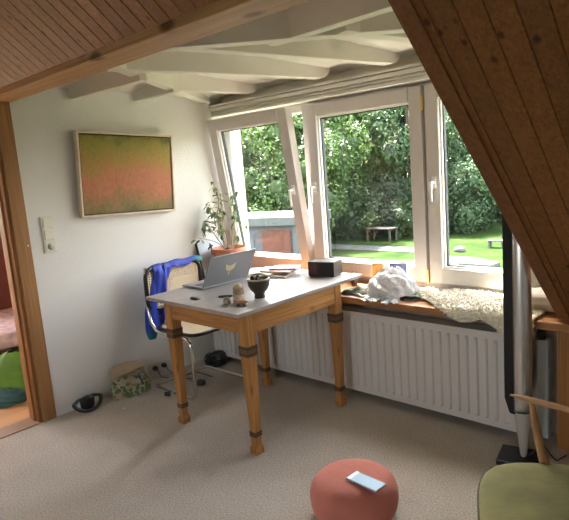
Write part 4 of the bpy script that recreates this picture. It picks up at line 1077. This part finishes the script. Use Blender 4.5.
gt = empty('garden_table', (-11.6, 16.6, GZ)); gt.scale = (.7,) * 3; tag(gt, 'low wooden garden table standing before the shrubs', 'garden table')
MB().box(-.8, .8, -.4, .4, .62, .68).build('tabletop', mat('weathered_wood', (.05, .04, .032), .8), gt, bevel=.01)
for sx_ in (-.7, .7):
    for sy_ in (-.3, .3): MB().box(sx_ - .04, sx_ + .04, sy_ - .04, sy_ + .04, 0, .62).build('leg', mat('weathered_wood', (.13, .1, .08)), gt)
# shed seen through the tilted window
sh = empty('garden_shed', (-9.6, 9.3, GZ), math.radians(18)); tag(sh, 'garden shed with red brown wall and white roof edge beyond the tilted window', 'shed')
MB().box(-1.5, .62, 0, 1.6, 0, 1.50).build('wall', mat('shed_grey', (.055, .055, .065), .8, var=.2), sh)
MB().box(-.35, .42, -.03, 0, 0, 1.34).build('door', mat('shed_red', (.075, .022, .013), .8, var=.25), sh)
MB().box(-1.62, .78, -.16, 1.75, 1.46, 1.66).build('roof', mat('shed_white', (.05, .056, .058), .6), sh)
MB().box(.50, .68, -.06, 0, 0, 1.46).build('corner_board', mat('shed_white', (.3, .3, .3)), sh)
MB().box(-1.2, -.6, -.02, 0, .7, 1.2).build('window', mat('shed_window', (.08, .09, .11), .2), sh)

def foliage_mat(name, cols):
    m = bpy.data.materials.new(name); m.use_nodes = True; nt = m.node_tree; L = nt.links
    b = nt.nodes['Principled BSDF']; b.inputs['Roughness'].default_value = .45; b.inputs['Specular IOR Level'].default_value = .35
    at = nt.nodes.new('ShaderNodeAttribute'); at.attribute_name = 'tone'
    oi = nt.nodes.new('ShaderNodeObjectInfo')
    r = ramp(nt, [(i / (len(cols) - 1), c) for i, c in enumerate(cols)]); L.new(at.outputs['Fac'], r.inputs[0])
    tr = nt.nodes.new('ShaderNodeBsdfTranslucent'); mx = nt.nodes.new('ShaderNodeMixShader'); mx.inputs[0].default_value = .4
    L.new(r.outputs[0], b.inputs['Base Color']); L.new(r.outputs[0], tr.inputs[0]); L.new(b.outputs[0], mx.inputs[1]); L.new(tr.outputs[0], mx.inputs[2]); L.new(mx.outputs[0], nt.nodes['Material Output'].inputs[0])
    return m
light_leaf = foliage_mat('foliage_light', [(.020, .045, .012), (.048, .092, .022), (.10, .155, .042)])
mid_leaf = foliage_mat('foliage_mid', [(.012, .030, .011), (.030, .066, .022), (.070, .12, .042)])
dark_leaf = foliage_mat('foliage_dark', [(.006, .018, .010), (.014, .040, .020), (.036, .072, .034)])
def crown_mesh(name, seed, R, Hc, n, size):
    """lumpy crown: leaves on the skin of many lobes plus sparse fill"""
    rnd = random.Random(seed); V = []; F = []; tone = []
    lobes = []
    for i in range(46):
        a = rnd.uniform(0, 2 * pi); t = rnd.random(); z = Hc * (.05 + .9 * t); rr = R * (math.sin(pi * (.18 + .75 * t)) ** .7) * rnd.uniform(.45, .95)
        lobes.append((rr * math.cos(a), rr * math.sin(a), z, rnd.uniform(.28, .52) * R * .8, rnd.uniform(-.15, .15)))
    for lx, ly, lz, lr, tn in lobes:      # solid lump added inside each lobe so no sky shows between leaves
        i0 = len(V); r6 = lr * .42
        V += [(lx + r6 * math.cos(a) * math.cos(e), ly + r6 * math.sin(a) * math.cos(e), max(.05, lz + r6 * math.sin(e))) for e in (-.9, -.3, .3, .9) for a in [2 * pi * q / 7 for q in range(7)]]
        for j in range(3):
            for q in range(7): F.append((i0 + j * 7 + q, i0 + j * 7 + (q + 1) % 7, i0 + j * 7 + 7 + (q + 1) % 7, i0 + j * 7 + 7 + q)); tone.append(.35)
        F.append(tuple(i0 + 21 + q for q in range(7))); tone.append(.35)
    for k in range(n):
        lx, ly, lz, lr, tn = lobes[rnd.randrange(len(lobes))]
        d_ = Vector((rnd.gauss(0, 1), rnd.gauss(0, 1), rnd.gauss(0, 1))).normalized()
        p = Vector((lx, ly, lz)) + d_ * lr * rnd.uniform(.75, 1.05)
        if p.z < .02: p.z = rnd.uniform(.02, .3)
        nrm = (d_ + Vector((rnd.uniform(-.9, .9), rnd.uniform(-.9, .9), rnd.uniform(-.4, 1)))).normalized()
        a_ = nrm.orthogonal().normalized(); b_ = nrm.cross(a_); th = rnd.uniform(0, 6.28); u = a_ * math.cos(th) + b_ * math.sin(th); w_ = nrm.cross(u)
        s_ = size * rnd.uniform(.6, 1.4); i0 = len(V)
        V += [tuple(p - u * s_), tuple(p - w_ * s_ * .45), tuple(p + u * s_), tuple(p + w_ * s_ * .45)]
        F.append((i0, i0 + 1, i0 + 2, i0 + 3)); tone.append(min(1, max(0, rnd.gauss(.45, .25) + tn)))
    me = bpy.data.meshes.new(name); me.from_pydata(V, [], F)
    at = me.attributes.new('tone', 'FLOAT', 'FACE'); at.data.foreach_set('value', tone)
    me.update(); return me
crowns = [crown_mesh('crown', 100 + i, 2.1, 5.2, 19000, .072) for i in range(3)]
shrubs = [crown_mesh('shrub_crown', 200 + i, 1.4, 2.3, 11000, .055) for i in range(2)]
bark = mat('tree_bark', (.07, .05, .035), .9)
trunk0 = MB().tube([(0, 0, 0), (.05, 0, 1.2), (-.03, .04, 2.6), (0, 0, 4.0)], [.16, .13, .10, .04], 8)
for a in range(6): trunk0.tube([(0, 0, 1.2 + a * .35), (.7 * math.cos(a * 1.3), .7 * math.sin(a * 1.3), 2.1 + a * .4), (1.3 * math.cos(a * 1.3 + .2), 1.3 * math.sin(a * 1.3 + .2), 2.7 + a * .4)], [.06, .04, .015], 6)
tr_me = None
def tree(nm, kind, me, m, x, y, sc, rz, label, cat):
    global tr_me
    e = empty(nm, (x, y, GZ), rz); e.scale = (sc[0], sc[0], sc[1]); tag(e, label, cat, 'trees and shrubs at the end of the garden')
    o = bpy.data.objects.new('foliage', me.copy()); COL.objects.link(o); o.parent = e; o.data.materials.append(m)
    if tr_me is None:
        t = trunk0.build('trunk', bark, e); tr_me = t.data
    else:
        t = bpy.data.objects.new('trunk', tr_me); COL.objects.link(t); t.parent = e
    if kind == 's': t.scale = (.5, .5, .4)
    return e
L1 = 'pale green sunlit leafy tree beyond the window wall'
L2 = 'mid green leafy tree at the end of the garden'
L3 = 'dark dense tree standing in the back row of the garden'
T_ = [  # nearer row, left to right
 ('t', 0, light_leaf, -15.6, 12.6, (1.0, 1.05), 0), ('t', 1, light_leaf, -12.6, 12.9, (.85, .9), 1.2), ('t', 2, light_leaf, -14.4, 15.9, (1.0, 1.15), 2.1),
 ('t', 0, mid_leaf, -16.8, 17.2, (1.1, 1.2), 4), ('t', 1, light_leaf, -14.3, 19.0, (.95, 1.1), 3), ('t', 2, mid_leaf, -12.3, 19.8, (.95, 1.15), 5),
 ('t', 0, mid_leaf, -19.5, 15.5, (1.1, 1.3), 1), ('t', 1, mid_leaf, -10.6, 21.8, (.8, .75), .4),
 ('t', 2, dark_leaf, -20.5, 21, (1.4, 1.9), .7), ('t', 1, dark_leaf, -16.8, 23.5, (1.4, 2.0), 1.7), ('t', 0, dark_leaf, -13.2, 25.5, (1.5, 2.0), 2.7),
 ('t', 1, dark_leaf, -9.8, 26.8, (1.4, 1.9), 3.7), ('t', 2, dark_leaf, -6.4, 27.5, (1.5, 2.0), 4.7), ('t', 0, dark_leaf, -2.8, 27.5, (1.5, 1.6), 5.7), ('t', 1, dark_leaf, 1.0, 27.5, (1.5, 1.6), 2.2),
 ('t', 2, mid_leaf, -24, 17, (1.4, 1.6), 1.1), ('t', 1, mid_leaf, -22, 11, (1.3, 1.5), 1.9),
]
for i, (k, ci, m, x, y, sc, rz) in enumerate(T_):
    lab = L1 if m is light_leaf else L2 if m is mid_leaf else L3
    e = tree('garden_tree', k, crowns[ci], m, x, y, sc, rz, lab, 'tree')
    e['group'] = {L1: 'pale leafy garden trees', L2: 'mid green garden trees', L3: 'dark back row of garden trees'}[lab]
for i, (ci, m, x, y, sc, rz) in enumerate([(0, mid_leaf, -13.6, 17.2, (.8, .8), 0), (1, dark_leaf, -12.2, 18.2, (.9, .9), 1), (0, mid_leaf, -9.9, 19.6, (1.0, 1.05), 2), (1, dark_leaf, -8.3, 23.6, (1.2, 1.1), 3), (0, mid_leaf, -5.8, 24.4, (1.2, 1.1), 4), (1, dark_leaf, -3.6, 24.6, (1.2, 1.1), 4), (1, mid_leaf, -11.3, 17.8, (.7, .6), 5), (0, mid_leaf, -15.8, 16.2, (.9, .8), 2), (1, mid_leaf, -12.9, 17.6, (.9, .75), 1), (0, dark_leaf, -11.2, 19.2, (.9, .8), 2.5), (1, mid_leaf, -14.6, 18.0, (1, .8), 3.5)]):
    e = tree('shrub', 's', shrubs[ci], m, x, y, sc, rz, 'dark leafy shrub along the lawn edge' if m is dark_leaf else 'mid green leafy shrub along the lawn edge', 'shrub')
    e['group'] = 'dark lawn edge shrubs' if m is dark_leaf else 'green lawn edge shrubs'

# ------------------------------------------------------------------ light
W = bpy.data.worlds.new('World'); S.world = W; W.use_nodes = True; nt = W.node_tree
sky = nt.nodes.new('ShaderNodeTexSky'); sky.sky_type = 'NISHITA'; sky.sun_disc = False; sky.sun_elevation = math.radians(55); sky.sun_rotation = math.radians(-63); sky.air_density = 1.2; sky.dust_density = 2.5; sky.ozone_density = 1
hs = nt.nodes.new('ShaderNodeHueSaturation'); hs.inputs['Saturation'].default_value = .45; nt.links.new(sky.outputs[0], hs.inputs['Color'])
mxw = nt.nodes.new('ShaderNodeMix'); mxw.data_type = 'RGBA'; mxw.blend_type = 'MULTIPLY'; mxw.inputs['Factor'].default_value = 1; mxw.inputs['B'].default_value = (1, .90, .84, 1); nt.links.new(hs.outputs[0], mxw.inputs['A'])
bg = nt.nodes['Background']; nt.links.new(mxw.outputs['Result'], bg.inputs[0]); bg.inputs[1].default_value = 2.1
sun = bpy.data.lights.new('sun', 'SUN'); sun.energy = 50; sun.angle = math.radians(.6); sun.color = (1, .94, .84)
so_ = bpy.data.objects.new('sun', sun); COL.objects.link(so_)
sd = Vector((-.50, .25, .95)).normalized()       # towards the sun
so_.rotation_euler = sd.to_track_quat('Z', 'Y').to_euler()
def portal(loc, sx_, sy_, rot):
    l = bpy.data.lights.new('window_portal', 'AREA'); l.shape = 'RECTANGLE'; l.size = sx_; l.size_y = sy_; l.cycles.is_portal = True
    o = bpy.data.objects.new('window_portal', l); COL.objects.link(o); o.location = loc; o.rotation_euler = rot
portal((-2.42, 3.29, 1.34), 2.7, 1.32, (-pi / 2, 0, 0))
portal((-.9, -2.85, 1.55), 1.2, 1.6, (pi / 2, 0, 0))
portal((-6.72, 1.3, 1.4), 2.2, 1.2, (0, -pi / 2, 0))

# ------------------------------------------------------------------ camera
Rm = ((0.7489, 0.6591, -0.0679), (0.0553, -0.1643, -0.9849), (-0.6603, 0.7339, -0.1595))
cam = bpy.data.cameras.new('camera'); co = bpy.data.objects.new('camera', cam); COL.objects.link(co)
rt, dn, fw = [Vector(r).normalized() for r in Rm]
mw = Matrix(((rt.x, -dn.x, -fw.x, 0), (rt.y, -dn.y, -fw.y, 0), (rt.z, -dn.z, -fw.z, H), (0, 0, 0, 1)))
co.matrix_world = mw
cam.sensor_width = 36; cam.sensor_fit = 'HORIZONTAL'; cam.lens = 556.2 * 36 / 569; cam.shift_x = -(315 - 284.5) / 569; cam.shift_y = 0
cam.clip_start = .05; cam.clip_end = 300
S.camera = co
S.view_settings.view_transform = 'Standard'; S.view_settings.look = 'None'; S.view_settings.gamma = 1; S.view_settings.use_curve_mapping = False
S.view_settings.exposure = .95
S.cycles.use_denoising = True
S.cycles.max_bounces = 10; S.cycles.diffuse_bounces = 6; S.cycles.transparent_max_bounces = 16; S.cycles.sample_clamp_indirect = 6
